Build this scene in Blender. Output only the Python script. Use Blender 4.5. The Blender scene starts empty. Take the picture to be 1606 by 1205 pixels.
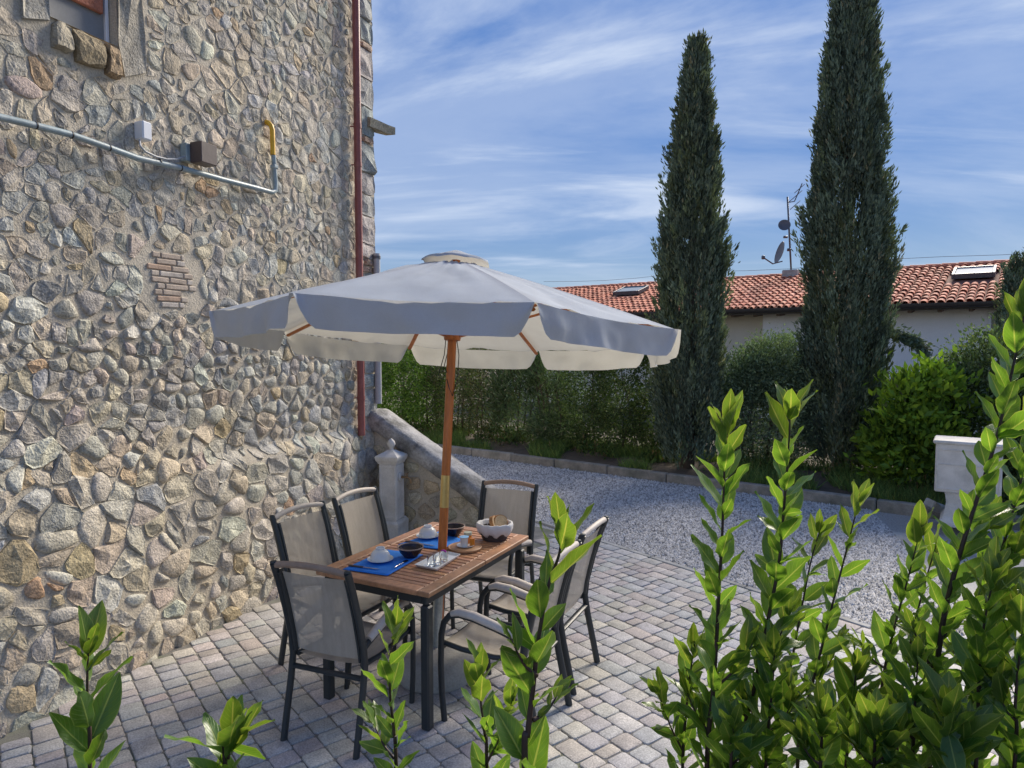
import bpy, math, random
import numpy as np
from mathutils import Vector, Matrix, Quaternion
random.seed(7)
rng = np.random.default_rng(11)
S = bpy.context.scene
C = S.collection
R = math.radians

# ------------------------------------------------------------------ camera
CAM_H, PITCH, FPX = 2.0, 0.0589, 1052.0
cam_d = bpy.data.cameras.new('camera')
cam = bpy.data.objects.new('camera', cam_d)
C.objects.link(cam)
cam.location = (0, 0, CAM_H)
cam.rotation_euler = (math.pi / 2 - PITCH, 0, 0)
cam_d.sensor_width = 36
cam_d.lens = FPX / 1606 * 36
cam_d.clip_start = 0.05
cam_d.clip_end = 2000
S.camera = cam

# ------------------------------------------------------------------ sky, sun, exposure
SUN_AZ, SUN_EL = R(38.0), R(34.0)
SKY_STRENGTH = 0.079
w = bpy.data.worlds.new('World')
S.world = w
w.use_nodes = True
nt = w.node_tree
nt.nodes.clear()
N = nt.nodes.new
L = nt.links.new
out = N('ShaderNodeOutputWorld')
bg = N('ShaderNodeBackground')
bg.inputs['Strength'].default_value = SKY_STRENGTH
sky = N('ShaderNodeTexSky')
sky.sky_type = 'NISHITA'
sky.sun_disc = False
sky.sun_elevation = SUN_EL
sky.sun_rotation = SUN_AZ
sky.altitude = 200
sky.air_density = 1.0
sky.dust_density = 0.0
sky.ozone_density = 5.0
gm = N('ShaderNodeGamma'); gm.inputs['Gamma'].default_value = 0.26     # evens the whole dome out, all directions alike
L(sky.outputs[0], gm.inputs['Color'])
hs = N('ShaderNodeHueSaturation')
hs.inputs['Hue'].default_value = 0.528
hs.inputs['Saturation'].default_value = 2.85
hs.inputs['Value'].default_value = 1.06
L(gm.outputs[0], hs.inputs['Color'])
tc = N('ShaderNodeTexCoord')
sep = N('ShaderNodeSeparateXYZ')
L(tc.outputs['Generated'], sep.inputs[0])
zc = N('ShaderNodeMath'); zc.operation = 'MAXIMUM'; zc.inputs[1].default_value = 0.02
L(sep.outputs['Z'], zc.inputs[0])
zc2 = N('ShaderNodeMath'); zc2.operation = 'ADD'; zc2.inputs[1].default_value = 0.12
L(zc.outputs[0], zc2.inputs[0])
dv = N('ShaderNodeVectorMath'); dv.operation = 'DIVIDE'
cmb = N('ShaderNodeCombineXYZ')
for i in range(3):
    L(zc2.outputs[0], cmb.inputs[i])
L(tc.outputs['Generated'], dv.inputs[0]); L(cmb.outputs[0], dv.inputs[1])
def cloud_layer(scale, stretch, rot, lo, hi, seed, detail=9, dist=0.9):
    mp = N('ShaderNodeMapping')
    mp.inputs['Rotation'].default_value = (0, 0, rot)
    mp.inputs['Scale'].default_value = (stretch[0], stretch[1], 0)
    mp.inputs['Location'].default_value = (seed, seed * .7, seed * .3)
    L(dv.outputs[0], mp.inputs['Vector'])
    nz = N('ShaderNodeTexNoise')
    nz.inputs['Scale'].default_value = scale
    nz.inputs['Detail'].default_value = detail
    nz.inputs['Roughness'].default_value = 0.58
    nz.inputs['Distortion'].default_value = dist
    L(mp.outputs[0], nz.inputs['Vector'])
    mr = N('ShaderNodeMapRange')
    mr.interpolation_type = 'SMOOTHSTEP'
    mr.inputs['From Min'].default_value = lo
    mr.inputs['From Max'].default_value = hi
    L(nz.outputs['Fac'], mr.inputs['Value'])
    return mr.outputs[0]
c1 = cloud_layer(0.9, (0.42, 1.0), R(-24), 0.46, 0.70, 3.1, 10, 1.1)
c2 = cloud_layer(0.55, (0.5, 1.0), R(6), 0.44, 0.66, 8.7, 9, 0.8)
ad = N('ShaderNodeMath'); ad.operation = 'MULTIPLY_ADD'
L(c1, ad.inputs[0]); ad.inputs[1].default_value = 0.72
m2 = N('ShaderNodeMath'); m2.operation = 'MULTIPLY'; m2.inputs[1].default_value = 0.38
L(c2, m2.inputs[0]); L(m2.outputs[0], ad.inputs[2])
mixc = N('ShaderNodeMix'); mixc.data_type = 'RGBA'
L(ad.outputs[0], mixc.inputs['Factor'])
L(hs.outputs[0], mixc.inputs['A'])
mixc.inputs['B'].default_value = (1.85, 2.12, 2.6, 1)
L(mixc.outputs['Result'], bg.inputs['Color'])
L(bg.outputs[0], out.inputs['Surface'])

sun_d = bpy.data.lights.new('sun', 'SUN')
sun_d.energy = 1.5
sun_d.angle = R(24.0)        # sun veiled by thin high cloud
sun_d.color = (1.0, 0.90, 0.76)
sun = bpy.data.objects.new('sun', sun_d)
C.objects.link(sun)
sv = Vector((math.sin(SUN_AZ) * math.cos(SUN_EL), math.cos(SUN_AZ) * math.cos(SUN_EL), math.sin(SUN_EL)))
sun.rotation_euler = sv.to_track_quat('Z', 'Y').to_euler()
sun.location = sv * 60
S.view_settings.view_transform = 'Standard'
S.view_settings.look = 'None'
S.view_settings.gamma = 1
S.view_settings.use_curve_mapping = False
S.view_settings.exposure = 2.2

# ------------------------------------------------------------------ helpers
def ray(u, v):
    a = (u - 803) / FPX; b = (v - 602.5) / FPX
    return a, math.cos(PITCH) - b * math.sin(PITCH), -(b * math.cos(PITCH) + math.sin(PITCH))
def at_z(u, v, z=0.0):                       # where the sight line through a photo point meets height z
    a, f, d = ray(u, v)
    t = (z - CAM_H) / d
    return Vector((a * t, f * t, z))
def at_y(u, v, y):                           # ... and where it meets depth y
    a, f, d = ray(u, v)
    t = y / f
    return Vector((a * t, y, CAM_H + d * t))
def px(p):
    x, y, z = p
    z -= CAM_H
    d = y * math.cos(PITCH) - z * math.sin(PITCH)
    up = y * math.sin(PITCH) + z * math.cos(PITCH)
    return 803 + FPX * x / d, 602.5 - FPX * up / d, d

def tag(o, label=None, cat=None, group=None, kind=None):
    if label: o['label'] = label
    if cat: o['category'] = cat
    if group: o['group'] = group
    if kind: o['kind'] = kind
    return o
def empty(name, loc=(0, 0, 0), rz=0, label=None, cat=None, group=None, kind=None):
    o = bpy.data.objects.new(name, None)
    o.location = loc; o.rotation_euler = (0, 0, rz); o.empty_display_size = 0.1
    C.objects.link(o)
    return tag(o, label, cat, group, kind)
def link(name, me, parent=None, loc=None):
    o = bpy.data.objects.new(name, me)
    C.objects.link(o)
    if parent is not None: o.parent = parent
    if loc is not None: o.location = loc
    return o
def copy_tree(o, parent=None):
    c = o.copy(); C.objects.link(c)
    if parent is not None: c.parent = parent
    for ch in list(o.children): copy_tree(ch, c)
    return c

class MB:
    def __init__(s):
        s.v = []; s.f = []; s.c = []; s.uv = None
    def add(s, vs, fs, col=(1, 1, 1)):
        b = len(s.v)
        s.v += [tuple(p) for p in vs]
        s.f += [tuple(i + b for i in f) for f in fs]
        s.c += [col] * len(vs)
    def box(s, c, size, rot=None, col=(1, 1, 1), bev=0.0):
        hx, hy, hz = size[0] / 2, size[1] / 2, size[2] / 2
        if bev <= 0:
            vs = [Vector((x, y, z)) for z in (-hz, hz) for y in (-hy, hy) for x in (-hx, hx)]
            fs = [(0, 2, 3, 1), (4, 5, 7, 6), (0, 1, 5, 4), (2, 6, 7, 3), (0, 4, 6, 2), (1, 3, 7, 5)]
        else:
            b = min(bev, hx * .9, hy * .9, hz * .9)
            vs = []; idx = {}
            for sx in (-1, 1):
                for sy in (-1, 1):
                    for sz in (-1, 1):
                        for ax in range(3):
                            p = [sx * (hx - b), sy * (hy - b), sz * (hz - b)]
                            p[ax] += (sx, sy, sz)[ax] * b
                            idx[(sx, sy, sz, ax)] = len(vs); vs.append(Vector(p))
            fs = []
            for ax in range(3):
                o1, o2 = [(1, 2), (2, 0), (0, 1)][ax]
                for sg in (-1, 1):
                    q = []
                    for a1, a2 in ((-1, -1), (1, -1), (1, 1), (-1, 1)):
                        k = [0, 0, 0]; k[ax] = sg; k[o1] = a1; k[o2] = a2
                        q.append(idx[(*k, ax)])
                    fs.append(tuple(q if sg > 0 else q[::-1]))
            for ax in range(3):
                o1, o2 = [(1, 2), (2, 0), (0, 1)][ax]
                for a1 in (-1, 1):
                    for a2 in (-1, 1):
                        def K(sg, axx):
                            k = [0, 0, 0]; k[ax] = sg; k[o1] = a1; k[o2] = a2
                            return idx[(*k, axx)]
                        q = (K(-1, o1), K(1, o1), K(1, o2), K(-1, o2))
                        fs.append(q if a1 * a2 < 0 else q[::-1])
            for sx in (-1, 1):
                for sy in (-1, 1):
                    for sz in (-1, 1):
                        q = tuple(idx[(sx, sy, sz, a)] for a in range(3))
                        fs.append(q if sx * sy * sz > 0 else q[::-1])
        if rot is not None: vs = [rot @ p for p in vs]
        c = Vector(c)
        s.add([p + c for p in vs], fs, col)
        return s
    def tube(s, pts, r, seg=8, col=(1, 1, 1), cap=True, flat=1.0, up=None):
        pts = [Vector(p) for p in pts]
        n = len(pts)
        rs = r if isinstance(r, (list, tuple)) else [r] * n
        rings = []
        prev = None
        for i, p in enumerate(pts):
            t = (pts[min(i + 1, n - 1)] - pts[max(i - 1, 0)]).normalized()
            if prev is None:
                a = Vector(up) if up is not None else (Vector((0, 0, 1)) if abs(t.z) < .9 else Vector((1, 0, 0)))
            else:
                a = prev
            x = (a - t * a.dot(t)).normalized()
            prev = x
            y = t.cross(x)
            rings.append([p + x * (math.cos(2 * math.pi * (k + .5) / seg) * rs[i]) + y * (math.sin(2 * math.pi * (k + .5) / seg) * rs[i] * flat) for k in range(seg)])
        vs = [q for rg in rings for q in rg]
        fs = []
        for i in range(n - 1):
            for k in range(seg):
                k2 = (k + 1) % seg
                fs.append((i * seg + k, i * seg + k2, (i + 1) * seg + k2, (i + 1) * seg + k))
        if cap:
            fs.append(tuple(range(seg - 1, -1, -1)))
            fs.append(tuple((n - 1) * seg + k for k in range(seg)))
        s.add(vs, fs, col)
        return s
    def lathe(s, prof, c=(0, 0, 0), seg=20, col=(1, 1, 1), axis=None, cap=False, rot0=0.0, sq=False):
        c = Vector(c)
        vs = []; fs = []
        M = Matrix.Identity(3) if axis is None else Vector((0, 0, 1)).rotation_difference(Vector(axis)).to_matrix()
        for r, z in prof:
            for k in range(seg):
                a = 2 * math.pi * k / seg + rot0
                vs.append(c + M @ Vector((r * math.cos(a), r * math.sin(a), z)))
        for i in range(len(prof) - 1):
            for k in range(seg):
                k2 = (k + 1) % seg
                fs.append((i * seg + k, i * seg + k2, (i + 1) * seg + k2, (i + 1) * seg + k))
        if cap:
            fs.append(tuple(range(seg - 1, -1, -1)))
            fs.append(tuple((len(prof) - 1) * seg + k for k in range(seg)))
        s.add(vs, fs, col)
        return s
    def mesh(s, name, m, smooth=False, angle=None):
        me = bpy.data.meshes.new(name)
        me.from_pydata(s.v, [], s.f)
        at = me.attributes.new('tint', 'FLOAT_COLOR', 'POINT')
        a = np.ones((len(s.v), 4), dtype=np.float32); a[:, :3] = np.array(s.c, dtype=np.float32).reshape(-1, 3)
        at.data.foreach_set('color', a.ravel())
        if s.uv is not None:
            ul = me.uv_layers.new(name='uv')
            li = np.zeros(len(me.loops), dtype=np.int32); me.loops.foreach_get('vertex_index', li)
            ul.data.foreach_set('uv', np.array(s.uv, dtype=np.float32)[li].ravel())
        if m is not None: me.materials.append(m)
        if smooth:
            me.polygons.foreach_set('use_smooth', [True] * len(me.polygons))
            if angle is not None:
                try: me.set_sharp_from_angle(angle=R(angle))
                except Exception: pass
        me.update()
        return me
    def build(s, name, m, parent=None, smooth=False, angle=None, loc=None, kind=None):
        o = link(name, s.mesh(name, m, smooth, angle), parent, loc)
        if kind: o['kind'] = kind
        return o

def fast_mesh(name, verts, faces, m, tint=None, smooth=False, uv=None):
    """verts (n,3) array, faces (m,k) array, tint (n,3)"""
    me = bpy.data.meshes.new(name)
    nv, nf, k = len(verts), len(faces), faces.shape[1]
    me.vertices.add(nv); me.loops.add(nf * k); me.polygons.add(nf)
    me.vertices.foreach_set('co', np.ascontiguousarray(verts, dtype=np.float32).ravel())
    me.loops.foreach_set('vertex_index', np.ascontiguousarray(faces, dtype=np.int32).ravel())
    me.polygons.foreach_set('loop_start', np.arange(0, nf * k, k, dtype=np.int32))
    me.polygons.foreach_set('loop_total', np.full(nf, k, dtype=np.int32))
    if smooth: me.polygons.foreach_set('use_smooth', np.ones(nf, dtype=bool))
    at = me.attributes.new('tint', 'FLOAT_COLOR', 'POINT')
    a = np.ones((nv, 4), dtype=np.float32)
    if tint is not None: a[:, :3] = tint
    at.data.foreach_set('color', a.ravel())
    if m is not None: me.materials.append(m)
    me.update(calc_edges=True)
    me.validate()
    return me

# value noise in numpy for placement
_tab = rng.random((64, 64, 64)).astype(np.float32)
def vnoise(p):
    p = np.asarray(p, dtype=np.float64)
    i = np.floor(p).astype(int); f = p - i; f = f * f * (3 - 2 * f)
    r = 0
    for dx in (0, 1):
        for dy in (0, 1):
            for dz in (0, 1):
                wgt = (f[..., 0] if dx else 1 - f[..., 0]) * (f[..., 1] if dy else 1 - f[..., 1]) * (f[..., 2] if dz else 1 - f[..., 2])
                r = r + wgt * _tab[(i[..., 0] + dx) % 64, (i[..., 1] + dy) % 64, (i[..., 2] + dz) % 64]
    return r
def n1(x, y=0.0, z=0.0): return float(vnoise(np.array([x + 100, y + 100, z + 100])))

# ------------------------------------------------------------------ materials
def material(name, col=(.5, .5, .5), rough=.7, tint=None, var=.15, nscale=8.0, fine=60.0, bump=.3, bdist=.01, metal=0.0,
             col2=None, c2scale=4.0, c2lo=.5, c2hi=.7, transl=0.0, tcol=None, transp=0.0, spec=.5, coat=0.0, stretch=None, objrand=0.0, grain=0.25):
    m = bpy.data.materials.new(name)
    m.use_nodes = True
    t = m.node_tree
    t.nodes.clear()
    n = t.nodes.new; l = t.links.new
    o = n('ShaderNodeOutputMaterial')
    b = n('ShaderNodeBsdfPrincipled')
    b.inputs['Roughness'].default_value = rough
    b.inputs['Metallic'].default_value = metal
    b.inputs['Specular IOR Level'].default_value = spec
    b.inputs['Coat Weight'].default_value = coat
    tcn = n('ShaderNodeTexCoord')
    vec = tcn.outputs['Object']
    if objrand is not None:
        oi = n('ShaderNodeObjectInfo')
        av = n('ShaderNodeVectorMath'); av.operation = 'MULTIPLY_ADD'
        l(oi.outputs['Random'], av.inputs[0]); av.inputs[1].default_value = (17, 23, 31)
        l(vec, av.inputs[2]); vec = av.outputs[0]
    if stretch:
        mp = n('ShaderNodeMapping'); mp.inputs['Scale'].default_value = stretch
        l(vec, mp.inputs['Vector']); vec = mp.outputs[0]
    nz = n('ShaderNodeTexNoise'); nz.inputs['Scale'].default_value = nscale; nz.inputs['Detail'].default_value = 6
    nz.inputs['Roughness'].default_value = .65
    l(vec, nz.inputs['Vector'])
    nf = n('ShaderNodeTexNoise'); nf.inputs['Scale'].default_value = fine; nf.inputs['Detail'].default_value = 4
    l(vec, nf.inputs['Vector'])
    base = n('ShaderNodeRGB'); base.outputs[0].default_value = (*col, 1)
    cur = base.outputs[0]
    def mult(cur, other):
        mx = n('ShaderNodeMix'); mx.data_type = 'RGBA'; mx.blend_type = 'MULTIPLY'; mx.inputs['Factor'].default_value = 1
        l(cur, mx.inputs['A']); l(other, mx.inputs['B'])
        return mx.outputs['Result']
    if tint == 'attr':
        a = n('ShaderNodeAttribute'); a.attribute_name = 'tint'
        cur = mult(cur, a.outputs['Color'])
    elif tint == 'object':
        oi2 = n('ShaderNodeObjectInfo')
        cur = mult(cur, oi2.outputs['Color'])
    if col2 is not None:
        n2 = n('ShaderNodeTexNoise'); n2.inputs['Scale'].default_value = c2scale; n2.inputs['Detail'].default_value = 5
        n2.inputs['Roughness'].default_value = .6
        l(vec, n2.inputs['Vector'])
        mr = n('ShaderNodeMapRange'); mr.inputs['From Min'].default_value = c2lo; mr.inputs['From Max'].default_value = c2hi
        l(n2.outputs['Fac'], mr.inputs['Value'])
        mx = n('ShaderNodeMix'); mx.data_type = 'RGBA'
        l(mr.outputs[0], mx.inputs['Factor']); l(cur, mx.inputs['A']); mx.inputs['B'].default_value = (*col2, 1)
        cur = mx.outputs['Result']
    # tonal variation of the thing's own colour
    s1 = n('ShaderNodeMapRange'); s1.inputs['From Min'].default_value = .3; s1.inputs['From Max'].default_value = .7
    s1.inputs['To Min'].default_value = 1 - var; s1.inputs['To Max'].default_value = 1 + var; s1.clamp = False
    l(nz.outputs['Fac'], s1.inputs['Value'])
    s2 = n('ShaderNodeMapRange'); s2.inputs['From Min'].default_value = .3; s2.inputs['From Max'].default_value = .7
    s2.inputs['To Min'].default_value = 1 - var * grain * 2; s2.inputs['To Max'].default_value = 1 + var * grain * 2; s2.clamp = False
    l(nf.outputs['Fac'], s2.inputs['Value'])
    mm = n('ShaderNodeMath'); mm.operation = 'MULTIPLY'; l(s1.outputs[0], mm.inputs[0]); l(s2.outputs[0], mm.inputs[1])
    sc = n('ShaderNodeVectorMath'); sc.operation = 'SCALE'
    l(cur, sc.inputs[0]); l(mm.outputs[0], sc.inputs['Scale'])
    cur = sc.outputs[0]
    l(cur, b.inputs['Base Color'])
    if bump > 0:
        add = n('ShaderNodeMath'); add.operation = 'MULTIPLY_ADD'; add.inputs[1].default_value = .45
        l(nf.outputs['Fac'], add.inputs[0]); l(nz.outputs['Fac'], add.inputs[2])
        bp = n('ShaderNodeBump'); bp.inputs['Strength'].default_value = bump; bp.inputs['Distance'].default_value = bdist
        l(add.outputs[0], bp.inputs['Height'])
        l(bp.outputs[0], b.inputs['Normal'])
    sh = b.outputs[0]
    if transl > 0:
        tr = n('ShaderNodeBsdfTranslucent')
        if tcol is not None:
            if tint:
                tb = n('ShaderNodeRGB'); tb.outputs[0].default_value = (*tcol, 1)
                src = a.outputs['Color'] if tint == 'attr' else oi2.outputs['Color']
                l(mult(tb.outputs[0], src), tr.inputs['Color'])
            else:
                tr.inputs['Color'].default_value = (*tcol, 1)
        else: l(cur, tr.inputs['Color'])
        mx = n('ShaderNodeMixShader'); mx.inputs[0].default_value = transl
        l(sh, mx.inputs[1]); l(tr.outputs[0], mx.inputs[2]); sh = mx.outputs[0]
    if transp > 0:
        tp = n('ShaderNodeBsdfTransparent')
        mx = n('ShaderNodeMixShader'); mx.inputs[0].default_value = transp
        l(sh, mx.inputs[1]); l(tp.outputs[0], mx.inputs[2]); sh = mx.outputs[0]
    l(sh, o.inputs['Surface'])
    return m

M = {}
M['stone'] = material('stone', (1, 1, 1), .85, tint='attr', var=.32, nscale=13, fine=80, bump=.8, bdist=.02, col2=None, grain=.5)
M['mortar'] = material('mortar', (.50, .445, .355), .95, var=.16, nscale=5, fine=90, bump=.9, bdist=.015, col2=(.42, .385, .315), c2scale=1.6, grain=.6)
M['brick'] = material('brick', (.44, .285, .22), .9, tint='attr', var=.25, nscale=12, fine=90, bump=.6, bdist=.006)
M['paver'] = material('paver', (1, 1, 1), .8, tint='object', var=.22, nscale=9, fine=120, bump=.5, bdist=.004, grain=.7)
M['paver_far'] = material('paver_far', (1, 1, 1), .8, tint='attr', var=.22, nscale=9, fine=120, bump=.5, bdist=.004, grain=.7)
M['joint'] = material('joint_sand', (.20, .19, .17), .95, var=.3, nscale=10, fine=150, bump=.5, col2=(.11, .13, .07), c2scale=2.5)
M['soil'] = material('soil', (.09, .07, .05), .95, var=.3, nscale=6, fine=60, bump=.6)
M['gravel'] = material('gravel', (1, 1, 1), .8, tint='attr', var=.2, nscale=30, fine=200, bump=.3)
M['gravel_bed'] = material('gravel_bed', (.36, .35, .335), .9, var=.5, nscale=60, fine=220, bump=.8)
M['concrete'] = material('concrete', (.42, .41, .38), .9, var=.2, nscale=5, fine=90, bump=.5, col2=(.28, .27, .24), c2scale=2.2)
M['kerb'] = material('kerb', (.30, .28, .25), .92, tint='attr', var=.3, nscale=6, fine=80, bump=.6, col2=(.16, .16, .13), c2scale=2.5, c2lo=.45)
M['coping'] = material('coping', (.36, .35, .335), .92, var=.35, nscale=6, fine=50, bump=.8, bdist=.02, col2=(.15, .145, .13), c2scale=3.5, c2lo=.47, c2hi=.62)
M['cast_stone'] = material('cast_stone', (.66, .63, .58), .85, var=.15, nscale=7, fine=110, bump=.35, bdist=.004, col2=(.52, .49, .43), c2scale=3)
M['brass'] = material('brass', (.65, .48, .20), .28, var=.1, metal=1, bump=.05)
M['bronze'] = material('bronze', (.30, .20, .11), .42, var=.2, metal=.8, bump=.1)
M['red_paint'] = material('red_paint', (.26, .075, .065), .5, var=.14, nscale=4, fine=40, bump=.15, col2=(.30, .12, .10), c2scale=3)
M['grey_pipe'] = material('grey_pipe', (.42, .43, .44), .45, var=.12, nscale=5, bump=.1)
M['conduit'] = material('conduit', (.27, .34, .36), .4, var=.18, nscale=6, fine=40, bump=.12, col2=(.36, .41, .42), c2scale=5)
M['yellow'] = material('yellow', (.68, .38, .015), .45, var=.12, bump=.1)
M['black'] = material('black', (.02, .02, .022), .5, var=.1, bump=.05)
M['white_plastic'] = material('white_plastic', (.72, .74, .78), .4, var=.04, bump=.03)
M['brown_metal'] = material('brown_metal', (.085, .06, .055), .45, var=.12, bump=.1)
M['shutter'] = material('shutter', (.20, .21, .22), .6, var=.08, bump=.1)
M['terracotta'] = material('terracotta', (.40, .15, .09), .85, var=.25, nscale=18, fine=60, bump=1.0, bdist=.02)
M['fabric'] = material('canopy_fabric', (.43, .485, .555), .9, tint='attr', var=.08, nscale=5, fine=260, bump=.25, bdist=.004, transl=.25, tcol=(.88, .83, .68), grain=.4)
M['pole_wood'] = material('pole_wood', (.50, .15, .028), .38, var=.25, nscale=5, fine=30, bump=.1, stretch=(6, 6, .6), coat=.25)
M['table_wood'] = material('table_wood', (.43, .22, .12), .5, tint='attr', var=.3, nscale=6, fine=40, bump=.2, bdist=.002, stretch=(1.0, 1.0, 1.0))
M['frame'] = material('chair_frame', (.030, .036, .038), .42, var=.12, nscale=8, bump=.06)
M['sling'] = material('sling', (.47, .42, .35), .8, var=.10, nscale=6, fine=240, bump=.3, bdist=.002, stretch=(6, 1, 1), transp=.13, transl=.10, grain=.8)
M['arm'] = material('arm_pad', (.60, .54, .48), .6, var=.1, nscale=8, bump=.1)
M['brown_rail'] = material('brown_rail', (.36, .25, .18), .6, var=.15, nscale=8, bump=.1)
M['blue_mat'] = material('placemat', (.010, .20, .74), .75, var=.10, nscale=8, fine=300, bump=.3, bdist=.001)
M['china'] = material('china', (.74, .75, .74), .18, var=.03, bump=.0)
M['dark_glaze'] = material('dark_glaze', (.022, .014, .022), .15, var=.15, bump=.0)
M['clay_rim'] = material('clay_rim', (.34, .24, .19), .55, var=.1, bump=.05)
M['steel'] = material('steel', (.62, .62, .62), .22, var=.05, metal=1, bump=.0)
M['galv'] = material('galvanised', (.42, .46, .46), .38, var=.25, nscale=14, metal=.7, bump=.05)
M['board_wood'] = material('board_wood', (.40, .22, .11), .5, var=.2, nscale=8, fine=40, bump=.1, stretch=(1, 5, 1))
M['cloth'] = material('liner_cloth', (.72, .72, .73), .9, var=.05, nscale=10, fine=150, bump=.4, transl=.1)
M['wicker'] = material('wicker', (.075, .055, .05), .7, var=.3, nscale=20, fine=90, bump=.4)
M['bread'] = material('bread', (.62, .44, .25), .9, var=.2, nscale=25, fine=120, bump=.8, bdist=.006)
M['crust'] = material('crust', (.42, .20, .07), .75, var=.25, nscale=20, fine=90, bump=.5)
M['jam'] = material('jam', (.65, .22, .02), .3, var=.1, bump=0)
M['lid'] = material('jar_lid', (.50, .50, .36), .4, var=.06, bump=0)
M['yog_lid'] = material('yogurt_lid', (.28, .55, .85), .4, var=.1, bump=0)
M['magenta'] = material('magenta', (.60, .05, .45), .5, var=.1, bump=0)
M['render'] = material('house_render', (.86, .85, .86), .9, var=.05, nscale=2, fine=40, bump=.2)
M['cream'] = material('cream_render', (.74, .68, .58), .9, var=.05, nscale=2, fine=40, bump=.2)
M['tile'] = material('roof_tile', (.58, .20, .115), .85, tint='object', var=.22, nscale=5, fine=40, bump=.3)
M['tile_far'] = material('roof_tile_far', (.58, .20, .115), .85, tint='attr', var=.22, nscale=5, fine=40, bump=.3)
M['deck'] = material('roof_channel', (.22, .09, .06), .9, var=.3, nscale=5, bump=.3)
M['gutter'] = material('gutter', (.055, .045, .04), .5, var=.15, bump=.1)
M['rafter'] = material('rafter', (.17, .12, .09), .8, var=.2, bump=.2)
M['glass_sky'] = material('skylight_glass', (.30, .36, .41), .7, var=.05, bump=0, spec=.15)
M['glass_dark'] = material('window_glass', (.03, .035, .04), .08, var=.05, bump=0, spec=.8)
M['grey_metal'] = material('grey_metal', (.13, .13, .14), .5, var=.15, bump=.05, metal=.4)
M['bark'] = material('bark', (.11, .085, .065), .9, var=.3, nscale=12, fine=60, bump=.7)
M['stem'] = material('laurel_stem', (.060, .032, .026), .6, var=.3, nscale=20, fine=90, bump=.3)
M['cypress'] = material('cypress_foliage', (.130, .172, .122), .75, tint='attr', var=.15, nscale=3, fine=20, bump=0, transl=.18, tcol=(.12, .17, .07), spec=.25)
M['hedge'] = material('hedge_foliage', (1, 1, 1), .75, tint='attr', var=.12, nscale=3, fine=20, bump=0, transl=.22, tcol=(1.3, 1.5, .7), spec=.15)
M['grass'] = material('grass_blades', (.11, .19, .045), .7, tint='attr', var=.2, nscale=2, bump=0, transl=.25, tcol=(.12, .2, .03))

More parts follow.
